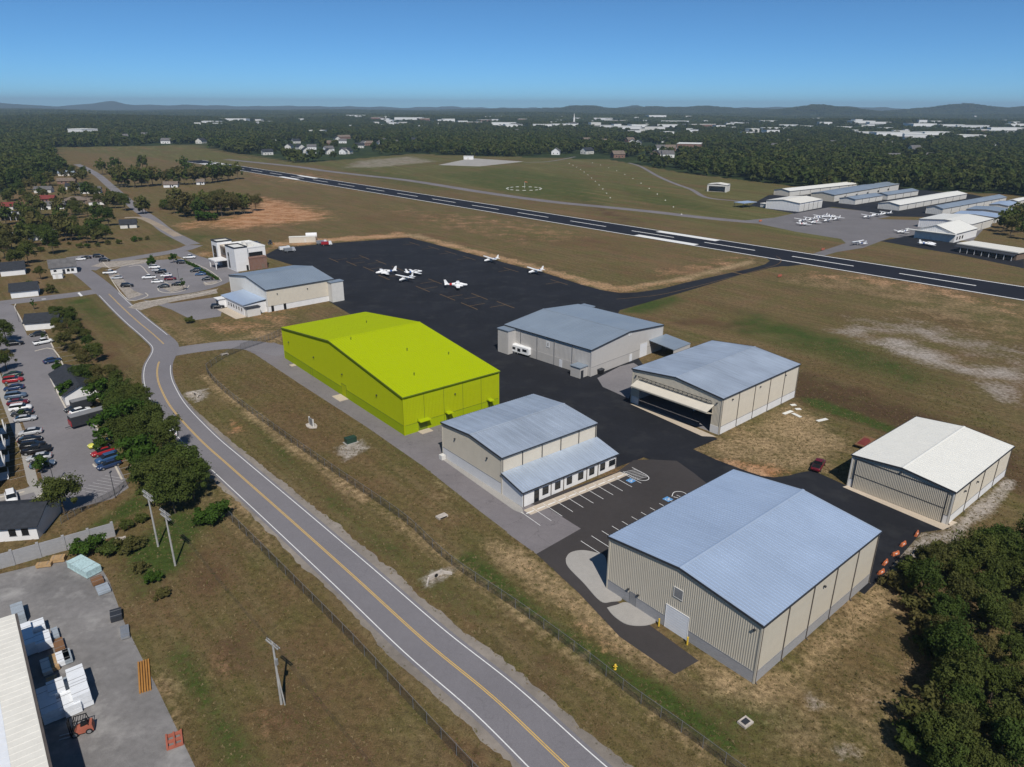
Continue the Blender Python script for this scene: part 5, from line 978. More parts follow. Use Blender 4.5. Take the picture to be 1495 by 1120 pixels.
# ---------------------------------------------------------------- light aircraft
def circ(x, y, z, ry, rz, n=12): return [(x, y+ry*math.cos(2*math.pi*i/n), z+rz*math.sin(2*math.pi*i/n)) for i in range(n)]
def wing(m, x0, c0, x1, c1, y0, y1, z0, z1, th=.14):
    a = lambda x, c_, y, z: [(x,y,z),(x-c_*.25,y,z+th),(x-c_*.6,y,z+th*.8),(x-c_,y,z),(x-c_*.5,y,z-th*.35)]
    m.loft([a(x0,c0,y0,z0), a(x1,c1,y1,z1)]); return m
def plane_proto(kind, z=-600):
    hi = kind == 'high'; tw = kind == 'twin'; s = 1.15 if tw else 1.0
    t = thing('light_aircraft', 'x', 'aircraft', (0,0,z))
    st = [(3.6,.12,.12,1.15),(3.35,.34,.34,1.18),(2.4,.48,.46,1.22),(1.4,.55,.62,1.38),(0,.58,.72,1.45),(-1.2,.5,.58,1.4),(-3,.28,.32,1.42),(-4.6,.12,.18,1.5)]
    obj('fuselage', MB().loft([circ(x_*s,0,zz,ry*s,rz_*s) for x_, ry, rz_, zz in st]), M['planewhite'], t, smooth=True)
    zw = 2.12 if hi else 1.0
    for sg in (-1, 1):
        wm = wing(MB(), .9*s, 1.65*s, .75*s, 1.15*s, sg*(.0 if hi else .45), sg*5.4*s, zw, zw+(.12 if hi else .34)); obj('wing', wm, M['planewhite'], t)
        obj('tailplane', wing(MB(), -3.75*s, 1.0, -4.05*s, .65, sg*.05, sg*1.75, 1.55, 1.58, .07), M['planewhite'], t)
        obj('main_wheel', MB().tube((-.2,sg*1.15-.08,.22),(-.2,sg*1.15+.08,.22),.22,10), M['rubber'], t); obj('gear_leg', MB().beam((-.1,sg*.4,.95),(-.2,sg*1.12,.28),.09,.07), M['planewhite'], t)
        obj('side_window', MB().box(-1.0,1.0,sg*.54-.03,sg*.54+.04,1.62,1.95), M['glass'], t)
        if hi: obj('wing_strut', MB().beam((.3,sg*.5,.95),(.2,sg*2.7,2.1),.12,.04), M['planewhite'], t)
        if tw: nc = obj('engine_nacelle', MB().loft([circ(2.3,sg*2.0,1.18,.1,.1,8), circ(2.1,sg*2.0,1.18,.34,.32,8), circ(.9,sg*2.0,1.15,.36,.34,8), circ(-1.3,sg*2.0,1.15,.1,.1,8)]), M['planewhite'], t, smooth=True); obj('propeller', MB().box(2.3,2.34,sg*2.0-.07,sg*2.0+.07,.25,2.1), M['trim'], nc)
    obj('windscreen', MB().loft([circ(1.75*s,0,1.62,.36,.16,8), circ(1.1*s,0,1.74,.5,.36,8)]), M['glass'], t)
    obj('fin', MB().loft([[(-3.1*s,-.05,1.6),(-4.6*s,-.05,1.6),(-4.6*s,.05,1.6),(-3.1*s,.05,1.6)], [(-4.2*s,-.03,3.1*(1.1 if tw else 1)),(-4.9*s,-.03,3.1*(1.1 if tw else 1)),(-4.9*s,.03,3.1*(1.1 if tw else 1)),(-4.2*s,.03,3.1*(1.1 if tw else 1))]]), M['planewhite'], t)
    obj('nose_wheel', MB().tube((2.5,-.07,.2),(2.5,.07,.2),.2,10), M['rubber'], t); obj('nose_leg', MB().beam((2.5,0,.3),(2.5,0,.95),.08,.08), M['planewhite'], t)
    if not tw: obj('propeller', MB().box(3.6*s,3.64*s,-.07,.07,.25,2.05), M['trim'], t)
    obj('stripe', MB().loft([circ(-2.0*s,0,1.42,.405*s*1.02,.465*s*1.02), circ(-2.9*s,0,1.42,.30*s*1.03,.345*s*1.03)], caps=False), M['planeblue'], t)
    return t
PP = {k: plane_proto(k) for k in ('high', 'low', 'twin')}
bpy.context.view_layer.update(); index_kids(); PU = set()
def plane(kind, px, py, head, label, group, stripe=None):
    x, y = G(px, py)
    if kind in PU: o = dup(PP[kind])
    else: o = PP[kind]; PU.add(kind)
    o.location = (x, y, Z2+.01); o.rotation_euler = (0, 0, R(head)); o['label'] = label; o['group'] = group
    for ch in KIDS.get(o.name, []):
        if ch.name.startswith('stripe'): ch.material_slots[0].link = 'OBJECT'; ch.material_slots[0].material = M[stripe] if stripe else M['planeblue']
    return o
AP = 'light aircraft on the dark apron'
for k, px, py, hd, lb, s_ in [('twin',562,401,205,'white twin-engined aircraft with tall fin on the dark apron',None),('high',592,411,232,'white high-wing aircraft between two low-wing ones on the dark apron',None),('low',606,401,35,'white low-wing aircraft beside the high-wing one on the dark apron',None),('twin',668,420,5,'white aircraft with red band alone on the dark apron','planered'),('high',716,383,215,'white high-wing aircraft at the grass edge of the dark apron, nearer its far corner',None),('high',781,400,215,'white high-wing aircraft at the grass edge of the dark apron, nearer the taxiway',None)]:
    plane(k, px, py, hd, lb, AP, s_)
for i, (px, py) in enumerate([(1170,325),(1173,329.5),(1184,323),(1188,327),(1197,320),(1202,318.5),(1207,324.5),(1215,318.5),(1221,322)]): plane(['high','low'][i % 2], px, py, [215, 35, 220][i % 3], ['white high-wing aircraft in the tight cluster on the grey ramp','white low-wing aircraft in the tight cluster on the grey ramp'][i % 2], 'light aircraft clustered on the grey ramp', 'planered' if i in (1, 3) else None)
for i, (px, py) in enumerate([(1266,319),(1279,316.5),(1293,314.5)]): plane('high', px, py, 200, 'white aircraft in the line of three by the grass corner', 'three aircraft by the grass corner')
plane('low', 1316, 341, 200, 'white low-wing aircraft alone on the grey ramp before the big white hangar', 'lone aircraft'); plane('high', 1252, 358, 125, 'white high-wing aircraft taxiing on the ramp exit', 'lone aircraft'); plane('twin', 1355, 359, 0, 'white twin aircraft on the dark fuel ramp before the sliding doors', 'lone aircraft')
_A5 = G(1049,635); _o = plane('low', 985, 595, 222, 'white low-wing aircraft parked inside the open bifold hangar', 'lone aircraft'); _o.location = (_A5[0]+9*math.cos(R(41.8))-11*math.sin(R(41.8)), _A5[1]+9*math.sin(R(41.8))+11*math.cos(R(41.8)), .033)
# ---------------------------------------------------------------- ramp service vehicles
def truck(px, py, head, cab, box, label, L=5.0, name='service_truck', z=.03):
    x, y = G(px, py); t = thing(name, label, 'truck', (x, y, z), R(head))
    obj('cab', MB().hexa([(1.2,-1,.6),(3.0,-1,.6),(3.0,1,.6),(1.2,1,.6),(1.2,-.95,2.3),(2.5,-.95,2.3),(2.5,.95,2.3),(1.2,.95,2.3)]), cab, t); obj('windscreen', MB().hexa([(3.005,-.85,1.5),(3.01,-.85,1.5),(3.01,.85,1.5),(3.005,.85,1.5),(2.6,-.8,2.2),(2.62,-.8,2.2),(2.62,.8,2.2),(2.6,.8,2.2)]), M['glass'], t)
    obj('load_body', MB().box(-L/2-.3,1.1,-1.1,1.1,.75,2.1), box, t); obj('chassis', MB().box(-L/2,2.9,-.5,.5,.45,.6), M['trim'], t); wheels(t, (-1.6,2.1), 1.0, .42)
truck(416,366,35,M['car_white'],M['car_white'],'white service truck parked beside the terminal apron'); truck(423,368,35,M['car_silver'],M['steel'],'silver service truck next to the white one beside the apron'); truck(477,358.5,15,M['car_white'],M['car_red'],'white truck with red load body at the apron edge'); truck(470,357,15,M['car_white'],M['steel'],'white truck with steel body at the apron edge')
for i, (px, py, m_, lb) in enumerate([(442,354,M['beige2'],'long cream site container behind the apron')]):
    x, y = G(px, py); t = thing('site_container', lb, 'container', (x, y, 0), R(14)); obj('body', MB().box(-7,7,-1.5,1.5,.1,3.2), m_, t); obj('roof', MB().box(-7.1,7.1,-1.6,1.6,3.203,3.35), M['roofcream'], t); obj('door', MB().box(1,2,-1.56,-1.503,.2,2.3), M['palewall'], t); obj('skid', MB().box(-6.8,6.8,-1.2,1.2,0,.1), M['trim'], t)
x, y = G(455,352); t = thing('fuel_tank', 'white fuel tank standing behind the cream container', 'tank', (x, y, 0), R(14)); obj('tank', MB().tube((-3,3.5,2.6),(3,3.5,2.6),1.5,14), M['whitewall'], t); obj('cradle', MB().box(-2.5,-2.0,2.5,4.5,0,1.3).box(2.0,2.5,2.5,4.5,0,1.3), M['steel'], t)
x, y = G(395,357); t = thing('skid_loader', 'dark skid loader on the bare earth', 'loader', (x, y, 0), R(20)); obj('body', MB().box(-1.3,1.0,-.8,.8,.5,1.4), M['trim'], t); obj('cab', MB().box(-.6,.6,-.6,.6,1.403,2.3), M['glass'], t); obj('bucket', MB().hexa([(1.3,-1,.1),(2.2,-1,.1),(2.2,1,.1),(1.3,1,.1),(1.3,-1,.9),(1.5,-1,.9),(1.5,1,.9),(1.3,1,.9)]), M['ochre'], t); obj('arm', MB().beam((-.8,.7,1.3),(1.4,.7,.7),.15,.2).beam((-.8,-.7,1.3),(1.4,-.7,.7),.15,.2), M['ochre'], t); wheels(t, (-.8,.7), .95, .45)
# ---------------------------------------------------------------- lumber yard
AY = math.degrees(an)+90
def stack(px, py, sx, sy, h, mat, label, layers=3, name='lumber_stack', rz=None, wrapm=None):
    x, y = G(px, py); t = thing(name, label, 'stack', (x, y, .013), R(AY+90 if rz is None else rz), 'stacks in the lumber yard')
    n = layers; lh = (h-.12)/n
    obj('bearers', MB().box(-sx/2+.2,-sx/2+.4,-sy/2,sy/2,0,.12).box(sx/2-.4,sx/2-.2,-sy/2,sy/2,0,.12), M['brownwood'], t)
    for k in range(n):
        j = rnd.uniform(-.04,.04); obj('bundle', MB().box(-sx/2+j,sx/2+j,-sy/2-j,sy/2-j,.12+lh*k+.003,.12+lh*(k+1)-.05), mat, t)
    for q in (-.28, .28): obj('strap', MB().box(sx*q-.03,sx*q+.03,-sy/2-.05,sy/2+.05,h-.048,h-.03), M['greytrim'], t)
    return t
for a_ in [(29,902,3.6,1.5,1.6,M['greywrap'],'silver-grey wrapped stack in the yard beside the warehouse corner',2),(56,922,2.2,2.0,1.4,M['wrap'],'square white wrapped stack beside the one with a dark top',2),(65,943,2.6,1.9,1.6,M['wrap'],'white wrapped stack with dark top next to a square one',2),(41,942,5.4,1.8,2.0,M['wrap'],'long white wrapped roll stack in the warehouse shade',2),(82,928,2.4,.8,.7,M['greywrap'],'narrow grey stack in the yard',1),(87,946,2.8,1.2,.7,M['brownwood'],'flat brown board stack with white edges',1),(93,965,2.4,1.5,.9,M['wrap'],'low white board stack beside the narrow brown one',2),(100,962,2.4,.9,.9,M['greywrap'],'low grey-blue board stack beside low white boards',2),(80,971,3.0,.9,.8,M['wood'],'narrow golden brown board stack',2),(69,977,3.0,1.1,.8,M['palewall'],'pale open crate stack in the warehouse shade',2),(96,1003,2.6,1.6,.6,M['greywrap'],'low grey stack with wooden border behind tall white ones',1),
    (116,1005,3.2,1.9,2.4,M['wrap'],'tall white wrapped lumber stack, back one of the outer column',3),(122,1025,2.8,1.9,2.4,M['wrap'],'tall white wrapped lumber stack, front one of the outer column',3),(106,1033,3.2,1.8,1.6,M['wrap'],'lower white wrapped stack inside the outer column',2),(86,1018,2.8,1.8,1.9,M['wrap'],'white wrapped stack with an open brown patch',2),(91,1040,2.4,1.8,1.3,M['wrap'],'white wrapped stack in front of the one with a brown patch',2),(73,1036,5.2,1.8,1.8,M['wrap'],'long white wrapped stack half in the warehouse shade',3)]:
    stack(*a_)
stack(78,1001,2.0,1.2,.8,M['wood'],'small golden wood stack beside black sheeting',1)
stack(124,832,5.6,2.4,1.3,M['teal'],'pale teal pallet pile at the yard corner',5,name='pallet_pile',rz=math.degrees(math.atan2(*(np.array(G(140,840))-np.array(G(108,822)))[::-1]))); stack(143,850,1.8,1.6,.7,M['brownwood'],'rust brown board pile at the yard edge',1,rz=-50); stack(151,862,2.4,1.7,.5,M['greywrap'],'flat grey sheet pile at the yard edge',2,rz=-50)
stack(86,819,2.0,1.2,.9,M['wood'],'squarish tan timber bundle by the panel fence',2,rz=15); stack(65,827,2.2,.9,.7,M['wood'],'narrow tan timber bundle by the panel fence',1,rz=15); stack(170,902,2.2,1.5,.9,M['trim'],'black covered crate at the yard edge',1,rz=-60); stack(183,925,2.8,1.1,.5,M['steel'],'grey steel rack at the yard edge',1,rz=-60)
x, y = G(211,988); t = thing('beam_rack', 'row of ochre steel beams lying at the yard edge', 'beams', (x, y, .013), R(-62))
for k in range(5): obj('beam', MB().box(-3.0,3.0,-.7+.3*k,-.5+.3*k,0,.3), M['ochre'], t)
x, y = G(255,1083); t = thing('red_pallets', 'red steel pallet frames at the yard edge', 'pallet', (x, y, .013), R(-62))
for q in ((-1.3,-.9),(-.35,.05),(.6,1.0)): obj('cross_bar', MB().box(q[0],q[1],-.9,.9,0,.2), M['redp'], t)
for q in (-.9,-.1,.7): obj('side_bar', MB().box(-1.3,1.0,q,q+.2,.203,.35), M['redp'], t)
x, y = G(118,1070); t = thing('forklift', 'orange forklift with black mast and cage in the lumber yard', 'forklift', (x, y, .013), R(205))
obj('body', MB().hexa([(-1.5,-.6,.35),(.6,-.6,.35),(.6,.6,.35),(-1.5,.6,.35),(-1.4,-.55,1.3),(.2,-.55,.95),(.2,.55,.95),(-1.4,.55,1.3)]), M['redp'], t)
cg = MB()
for x_, y_ in ((-1.1,-.5),(-1.1,.5),(.5,-.5),(.5,.5)): cg.beam((x_,y_,1.0),(x_*.8,y_,2.2),.08,.08)
for k in range(6): cg.beam((-.9+.26*k,-.5,2.22),(-.9+.26*k,.5,2.22),.06,.05)
cg.beam((-.95,-.5,2.2),(.45,-.5,2.2),.08,.08); cg.beam((-.95,.5,2.2),(.45,.5,2.2),.08,.08); obj('cage', cg, M['black'], t)
ms = MB().beam((.95,-.35,.1),(.95,-.35,2.4),.12,.12).beam((.95,.35,.1),(.95,.35,2.4),.12,.12).beam((.95,-.35,2.3),(.95,.35,2.3),.1,.1).beam((.95,-.35,1.2),(.95,.35,1.2),.1,.1); obj('mast', ms, M['black'], t)
for y_ in (-.3,.3): obj('fork', MB().box(1.0,2.2,y_-.07,y_+.07,.12,.18), M['steel'], t)
obj('seat', MB().box(-.8,-.2,-.3,.3,1.1,1.35).box(-.95,-.8,-.3,.3,1.1,1.7), M['black'], t); wheels(t, (-1.0,.5), .62, .38)
# ---------------------------------------------------------------- utility poles, wires, fences, small fixtures
def pole(px, py, h, label, arm=2.4, rz=-40, double=False):
    x, y = G(px, py); t = thing('utility_pole', label, 'utility pole', (x, y, 0), R(rz))
    obj('pole', MB().tube((0,0,0),(0,0,h),.17,8,.12), M['polewood'], t)
    if double: obj('brace_pole', MB().tube((.45,.2,0),(.1,0,h*.55),.1,8,.08), M['polewood'], t)
    for z_ in (h-.25, h-1.05)[:2 if not double else 1]:
        ar = obj('cross_arm', MB().box(-arm/2,arm/2,-.18,-.08,z_-.08,z_+.08).box(-arm/2,arm/2,.08,.18,z_-.08,z_+.08), M['polewood'], t)
        for q in (-.46,-.2,.2,.46): obj('insulator', MB().tube((arm*q,0,z_+.08),(arm*q,0,z_+.34),.07,6,.05), M['steel'], ar)
    obj('transformer', MB().tube((.32,0,h-3.2),(.32,0,h-2.4),.2,8), M['steel'], t) if double else None
    return (x, y, h)
p1 = pole(411,1028,9.7,'lone weathered utility pole with brace in the mown field',2.6,-40,True); p2 = pole(256,826,10.3,'utility pole with two cross arms standing on open grass by the bushes',3.0); p3 = pole(231,798,10.5,'utility pole with two cross arms standing against the dark trees',3.0)
def wire(a, b_, sag, label):
    m = MB(); pts = []
    for k in range(17): f = k/16; pts.append((a[0]+(b_[0]-a[0])*f, a[1]+(b_[1]-a[1])*f, a[2]+(b_[2]-a[2])*f-4*sag*f*(1-f)))
    for k in range(16): m.tube(pts[k], pts[k+1], .006, 4, caps=False)
    tag(obj('power_line', m, M['trim']), label, 'cable', 'overhead power lines')
dwx, dwy = (p1[0]-p2[0]), (p1[1]-p2[1])
for o in (-1.2, -.5, .5, 1.2):
    ox, oy = o*math.cos(R(-40)), o*math.sin(R(-40))
    wire((p1[0]+ox,p1[1]+oy,p1[2]+.1), (p2[0]+ox,p2[1]+oy,p2[2]+.1), .7, 'thin power line between lone pole and the double arm poles'); wire((p1[0]+ox,p1[1]+oy,p1[2]+.1), (p1[0]+dwx+ox,p1[1]+dwy+oy,p1[2]+.1), .7, 'thin power line running on from the lone pole')
def fence(px, label, h=1.8, step=3.0, name='chain_link_fence', z=0.0):
    ln = smooth(Gs(px), 4); t = thing(name, label, 'fence', (ln[0][0], ln[0][1], z)); ox, oy = ln[0]
    fm = MB(); n = len(ln); fm.add([(x-ox,y-oy,.03) for x, y in ln]+[(x-ox,y-oy,h) for x, y in ln], [(i,i+1,n+i+1,n+i) for i in range(n-1)]); obj('fence_mesh', fm, M['chain'], t)
    rail = MB(); 
    for i in range(n-1): rail.tube((ln[i][0]-ox,ln[i][1]-oy,h),(ln[i+1][0]-ox,ln[i+1][1]-oy,h),.03,4,caps=False)
    obj('top_rail', rail, M['fencepost'], t); acc = 0; nxt = 0; pm = None
    for i in range(n-1):
        L = math.hypot(ln[i+1][0]-ln[i][0], ln[i+1][1]-ln[i][1])
        while nxt <= acc+L and L > 0:
            f = (nxt-acc)/L; x_, y_ = ln[i][0]+(ln[i+1][0]-ln[i][0])*f-ox, ln[i][1]+(ln[i+1][1]-ln[i][1])*f-oy
            if pm is None: pm = MB().tube((0,0,0),(0,0,h+.08),.045,6).mesh('post'); pm.materials.append(M['fencepost'])
            o = bpy.data.objects.new('post', pm); COL.objects.link(o); o.parent = t; o.location = (x_, y_, 0); nxt += step
        acc += L
fence([(352,512),(330,522),(308,536),(303,545),(330,575),(400,628),(480,685),(560,740),(600,770),(658,824),(761,895),(857,966),(921,1017),(998,1072),(1090,1140)], 'long chain-link fence between the road and the hangars')
fence([(318,745),(340,763),(433,856),(513,937),(619,1052),(720,1160)], 'long chain-link fence between the road and the pole field')
fence([(352,512),(372,505),(395,497),(410,490)], 'sliding chain-link gate across the service road', 2.2, 1.6, 'sliding_gate', .02)
fence([(90,765),(120,748),(150,733),(170,722),(190,705)], 'dark iron fence along the end of the apartment car park', 1.3, 1.4, 'iron_fence')
for i, (px, py) in enumerate([(1338,781),(1318,796),(1307,810),(1292,823),(1286,837)]):
    x, y = G(px, py); t = thing('barricade', 'orange and white plastic traffic barricade at the gravel edge', 'barricade', (x, y, .02), R(38+rnd.uniform(-14,14)), 'orange barricades at the gravel edge')
    t.scale = (.8,.8,.8); obj('body', MB().hexa([(-1.0,-.28,0),(1.0,-.28,0),(1.0,.28,0),(-1.0,.28,0),(-.95,-.1,.7),(.95,-.1,.7),(.95,.1,.7),(-.95,.1,.7)]), M['orange'], t); obj('white_band', MB().box(-.3,.3,-.23,.23,.28,.48), M['whitewall'], t); obj('cap', MB().box(-.85,-.35,-.09,.09,.703,.8).box(.35,.85,-.09,.09,.703,.8), M['orange'], t)
for i, (px, py, rz, L) in enumerate([(1150,603,35,3.4),(1163,607,-65,2.6),(1158,592,10,1.4),(1165,598,5,1.4),(1200,614,25,3.2)]):
    x, y = G(px, py); t = thing('wall_sheet', ['long white sheet lying close to the hangar side','short white sheet lying askew beside another','small white sheet lying by the hangar corner','small white sheet beside the smallest one','white sheet lying apart from the others on dry grass'][i], 'sheet', (x, y, .0), R(rz), 'white sheets discarded on the grass'); obj('sheet', MB().box(-L/2,L/2,-.45,.45,.1,.2), M['roofwhite'], t); obj('bearer', MB().box(-L/2+.2,-L/2+.4,-.4,.4,0,.1).box(L/2-.4,L/2-.2,-.4,.4,0,.1), M['wood'], t)
def fixture(name, label, cat, px, py, rz, parts):
    x, y = G(px, py); t = thing(name, label, cat, (x, y, 0), R(rz))
    for n_, mb_, mt in parts: obj(n_, mb_, mt, t)
def ringtube(r, z, n=10): return [(r*math.cos(2*math.pi*i/n), r*math.sin(2*math.pi*i/n), z) for i in range(n)]
fixture('fire_hydrant', 'yellow fire hydrant beside the chain-link fence', 'hydrant', 898, 977, 0, [('barrel', MB().loft([ringtube(.2,0), ringtube(.2,.08), ringtube(.14,.1), ringtube(.14,.6), ringtube(.18,.62), ringtube(.16,.75), ringtube(.05,.88)]), M['yellow']), ('outlet', MB().tube((-.28,0,.45),(.28,0,.45),.07,8).tube((0,-.26,.42),(0,0,.42),.09,8), M['yellow'])])
fixture('junction_box', 'small concrete drain box in the grass below the big hangar', 'drain', 1088, 1056, 35, [('frame', MB().box(-.8,.8,-.6,.6,0,.3), M['stone']), ('grate', MB().box(-.5,.5,-.35,.35,.303,.34), M['trim'])])
fixture('transformer_box', 'green transformer box beside the gravel patch', 'utility box', 512, 646, 39, [('body', MB().box(-1.2,1.2,-.7,.7,.1,1.2), M['car_green']), ('pad', MB().box(-1.5,1.5,-1,1,0,.1), M['concrete']), ('lid', MB().box(-1.25,1.25,-.75,.75,1.203,1.3), M['car_green'])])
fixture('stone_sign', 'small grey sign on a stone bed beside the old pavement', 'sign', 455, 622, 130, [('bed', MB().prism([(1.7*math.cos(R(k*40))*(1+.2*(k%2)), 1.2*math.sin(R(k*40))) for k in range(9)], 0, .18), M['stone']), ('panel', MB().box(-.9,.9,-.12,.12,.183,1.9), M['greytrim']), ('post', MB().box(-1.1,-.92,-.15,.15,.183,2.1).box(.92,1.1,-.15,.15,.183,2.1), M['palewall'])])
for lb, px, py, rz in (('stone culvert headwall in the grass beside the road bend',286,577,-35),('stone culvert headwall beside the fence above the straight road',636,842,40),('stone culvert headwall behind the bushes by the poles',185,793,-50)):
    fixture('culvert', lb, 'culvert', px, py, rz, [('headwall', MB().box(-1.3,1.3,-.2,.2,0,.75), M['stone']), ('wing_wall', MB().beam((-1.3,0,.3),(-2.4,-1.2,.15),.25,.5).beam((1.3,0,.3),(2.4,-1.2,.15),.25,.5), M['stone']), ('pipe', MB().tube((0,-.23,.35),(0,-.203,.35),.33,12), M['black'])])
for lb, px, py in (('small drain block in the grass below the low office wing',645,755),('concrete drain inlet beside the service road',328,518)):
    fixture('drain_inlet', lb, 'drain', px, py, 40, [('block', MB().box(-1,1,-.6,.6,0,.35), M['stone']), ('opening', MB().box(-.7,.7,-.63,-.603,.05,.28), M['black'])])
fixture('hay_trailer', 'rusty flatbed farm trailer standing behind the white-roofed hangar', 'trailer', 1262, 650, 45, [('deck', MB().box(-3,3,-1.2,1.2,.75,.95), M['brownwood']), ('load', MB().hexa([(-2.4,-.9,.953),(1,-.9,.953),(1,.9,.953),(-2.4,.9,.953),(-2,-.5,1.6),(.5,-.5,1.6),(.5,.5,1.6),(-2,.5,1.6)]), M['redroof']), ('axle', MB().box(-.4,.4,-1.1,1.1,.0,.75), M['rubber']), ('tow_bar', MB().beam((3,0,.8),(4.6,0,.3),.12,.12), M['trim'])])
# grass-strip edge markers and the segmented circle
mk = MB().add([(0,0,.9)]+[(.9*math.cos(R(k*60)),.9*math.sin(R(k*60)),0) for k in range(6)], [(0,k+1,(k+1)%6+1) for k in range(6)]).mesh('marker'); mk.materials.append(M['roofwhite'])
def marker(px, py, lb, grp, s=1.0):
    x, y = G(px, py); o = bpy.data.objects.new('strip_marker', mk); COL.objects.link(o); o.location = (x, y, 0); o.scale = (s*.65,)*3; tag(o, lb, 'marker', grp)
for k in range(12): f = k/11; f = 1-(1-f)**1.0; marker(831+f*60, 239+f*50*(.5+.5*f), 'white cone in the grass strip row facing the segmented circle', 'cones along the grass strip')
for k in range(12): f = k/11; marker(865+f*130, 238+f*75*(.4+.6*f), 'white cone in the grass strip row facing the winding path', 'cones along the grass strip')
cx, cy = G(765,275.5)
for k in range(16):
    a_ = R(k*22.5); o = obj('circle_slab', MB().box(-1.5,1.5,-.6,.6,0,.25), M['roofwhite'], None, (cx+16*math.cos(a_), cy+16*math.sin(a_), 0), a_+R(90)); tag(o, 'white slab of the segmented circle on the grass field', 'marker', 'slabs of the segmented circle')
x, y = G(766,275); t = thing('wind_cone', 'wind cone on a mast inside the segmented circle', 'wind cone', (x, y, 0)); obj('mast', MB().tube((0,0,0),(0,0,6),.12,6), M['whitewall'], t); obj('sock', MB().tube((0,0,5.8),(2.6,0,5.4),.45,8,.2), M['orange'], t)
for px, py, lb in [(1110,324,'orange and black taxiway sign by the ramp'),(1201,366,'red taxiway sign beside the ramp exit'),(1138,405,'red taxiway sign beside the runway entry')]:
    fixture('taxiway_sign', lb, 'sign', px, py, 30, [('panel', MB().box(-1.2,1.2,-.12,.12,.3,1.3), M['orange'] if 'orange' in lb else M['redp']), ('leg', MB().box(-.9,-.8,-.05,.05,0,.3).box(.8,.9,-.05,.05,0,.3), M['trim'])])
for px, py, lb in [(28,470,'dark lamp post at the side road corner'),(169,728,'dark lamp post at the end of the apartment car park'),(262,412,'slim lamp post on the central terminal island'),(80,708,'dark lamp post beside the apartment lawn')]:
    fixture('lamp_post', lb, 'lamp post', px, py, 100, [('post', MB().tube((0,0,0),(0,0,5.5),.07,6,.05), M['trim']), ('lamp_head', MB().box(-.1,.7,-.14,.14,5.503,5.65), M['trim'])])
# ---------------------------------------------------------------- trees
def tree_meshes(tag_, n_leaf, leaf, h, r, seed, mat, clumps=40, low=.22, squash=1.0):
    g = np.random.default_rng(seed)
    cz = h*(.5+low/2); rz_ = h*(.5-low/2)
    d = g.normal(size=(clumps,3)); d /= np.linalg.norm(d, axis=1)[:,None]; d[:,2] = np.where(d[:,2] < -.55, -d[:,2], d[:,2])
    th_ = np.arctan2(d[:,1], d[:,0]); ph_ = g.uniform(0, 6.28, 3); rad = (.34+.60*g.random(clumps)**.7)*(1+.22*np.sin(2*th_+ph_[0])+.18*np.sin(3*th_+ph_[1]+2*d[:,2])+.12*np.sin(5*th_+ph_[2]))
    cc = d*rad[:,None]*np.array([r, r, rz_*squash]); cr = (.10+.27*g.random(clumps)**1.4)*r*(1.15 if squash == 1 else 1)
    k = g.integers(0, clumps, n_leaf); e = g.normal(size=(n_leaf,3)); e /= np.linalg.norm(e, axis=1)[:,None]
    e[:,2] = np.where(g.random(n_leaf) < .65, np.abs(e[:,2]), e[:,2])
    p = cc[k]+e*(cr[k]*(.55+.55*g.random(n_leaf)+.5*(g.random(n_leaf) > .93)))[:,None]; p[:,2] += cz
    nr = e+.55*g.normal(size=(n_leaf,3)); nr /= np.linalg.norm(nr, axis=1)[:,None]
    a = np.cross(nr, g.normal(size=(n_leaf,3))); a /= np.linalg.norm(a, axis=1)[:,None]; b_ = np.cross(nr, a)
    s = leaf*(.6+.8*g.random(n_leaf))[:,None]
    co = np.stack([p-a*s, p-b_*s*.6, p+a*s, p+b_*s*.6], 1).reshape(-1,3)
    co[:,2] = np.maximum(co[:,2], .05)
    f = np.arange(n_leaf*4).reshape(-1,4)
    me = bpy.data.meshes.new('crown_'+tag_); me.vertices.add(len(co)); me.vertices.foreach_set('co', co.astype(np.float32).ravel()); me.loops.add(f.size); me.loops.foreach_set('vertex_index', f.astype(np.int32).ravel()); me.polygons.add(len(f)); me.polygons.foreach_set('loop_start', np.arange(0,f.size,4,dtype=np.int32)); me.update(calc_edges=True); me.materials.append(mat)
    tm = MB(); tr = max(.1, h*.022); tm.tube((0,0,-.1),(0,0,h*.35),tr,7,tr*.75); tm.tube((0,0,h*.35),(.1*r,0,h*.75),tr*.75,6,tr*.3)
    for q in range(6):
        c_ = cc[q]; tm.tube((0,0,h*(.28+.06*q)), (c_[0]*.85, c_[1]*.85, cz+c_[2]*.85), tr*.42, 5, tr*.12)
    t2 = tm.mesh('trunk_'+tag_); t2.materials.append(M['bark']); return me, t2
TV = {}
for i in range(4): TV['A%d' % i] = tree_meshes('A%d' % i, 9500, .21, 9, 3.9, 10+i, M['leafA'], 60)
for i in range(3): TV['B%d' % i] = tree_meshes('B%d' % i, 7000, .20, 9, 3.6, 20+i, M['leafB'], 46)
for i in range(2): TV['C%d' % i] = tree_meshes('C%d' % i, 2600, .22, 5, 2.0, 30+i, M['leafC'], 26, .1)
for i in range(3): TV['S%d' % i] = tree_meshes('S%d' % i, 2400, .24, 3.2, 2.3, 40+i, [M['leafB'], M['leafC'], M['leafA']][i], 24, .0)
TV['Y0'] = tree_meshes('Y0', 900, .2, 4.5, 1.0, 50, M['leafC'], 14, .2)
for i in range(4): TV['D%d' % i] = tree_meshes('D%d' % i, 700, .85, 12, 5.2, 60+i, M['leafA'] if i % 2 else M['leafB'], 26, .12)
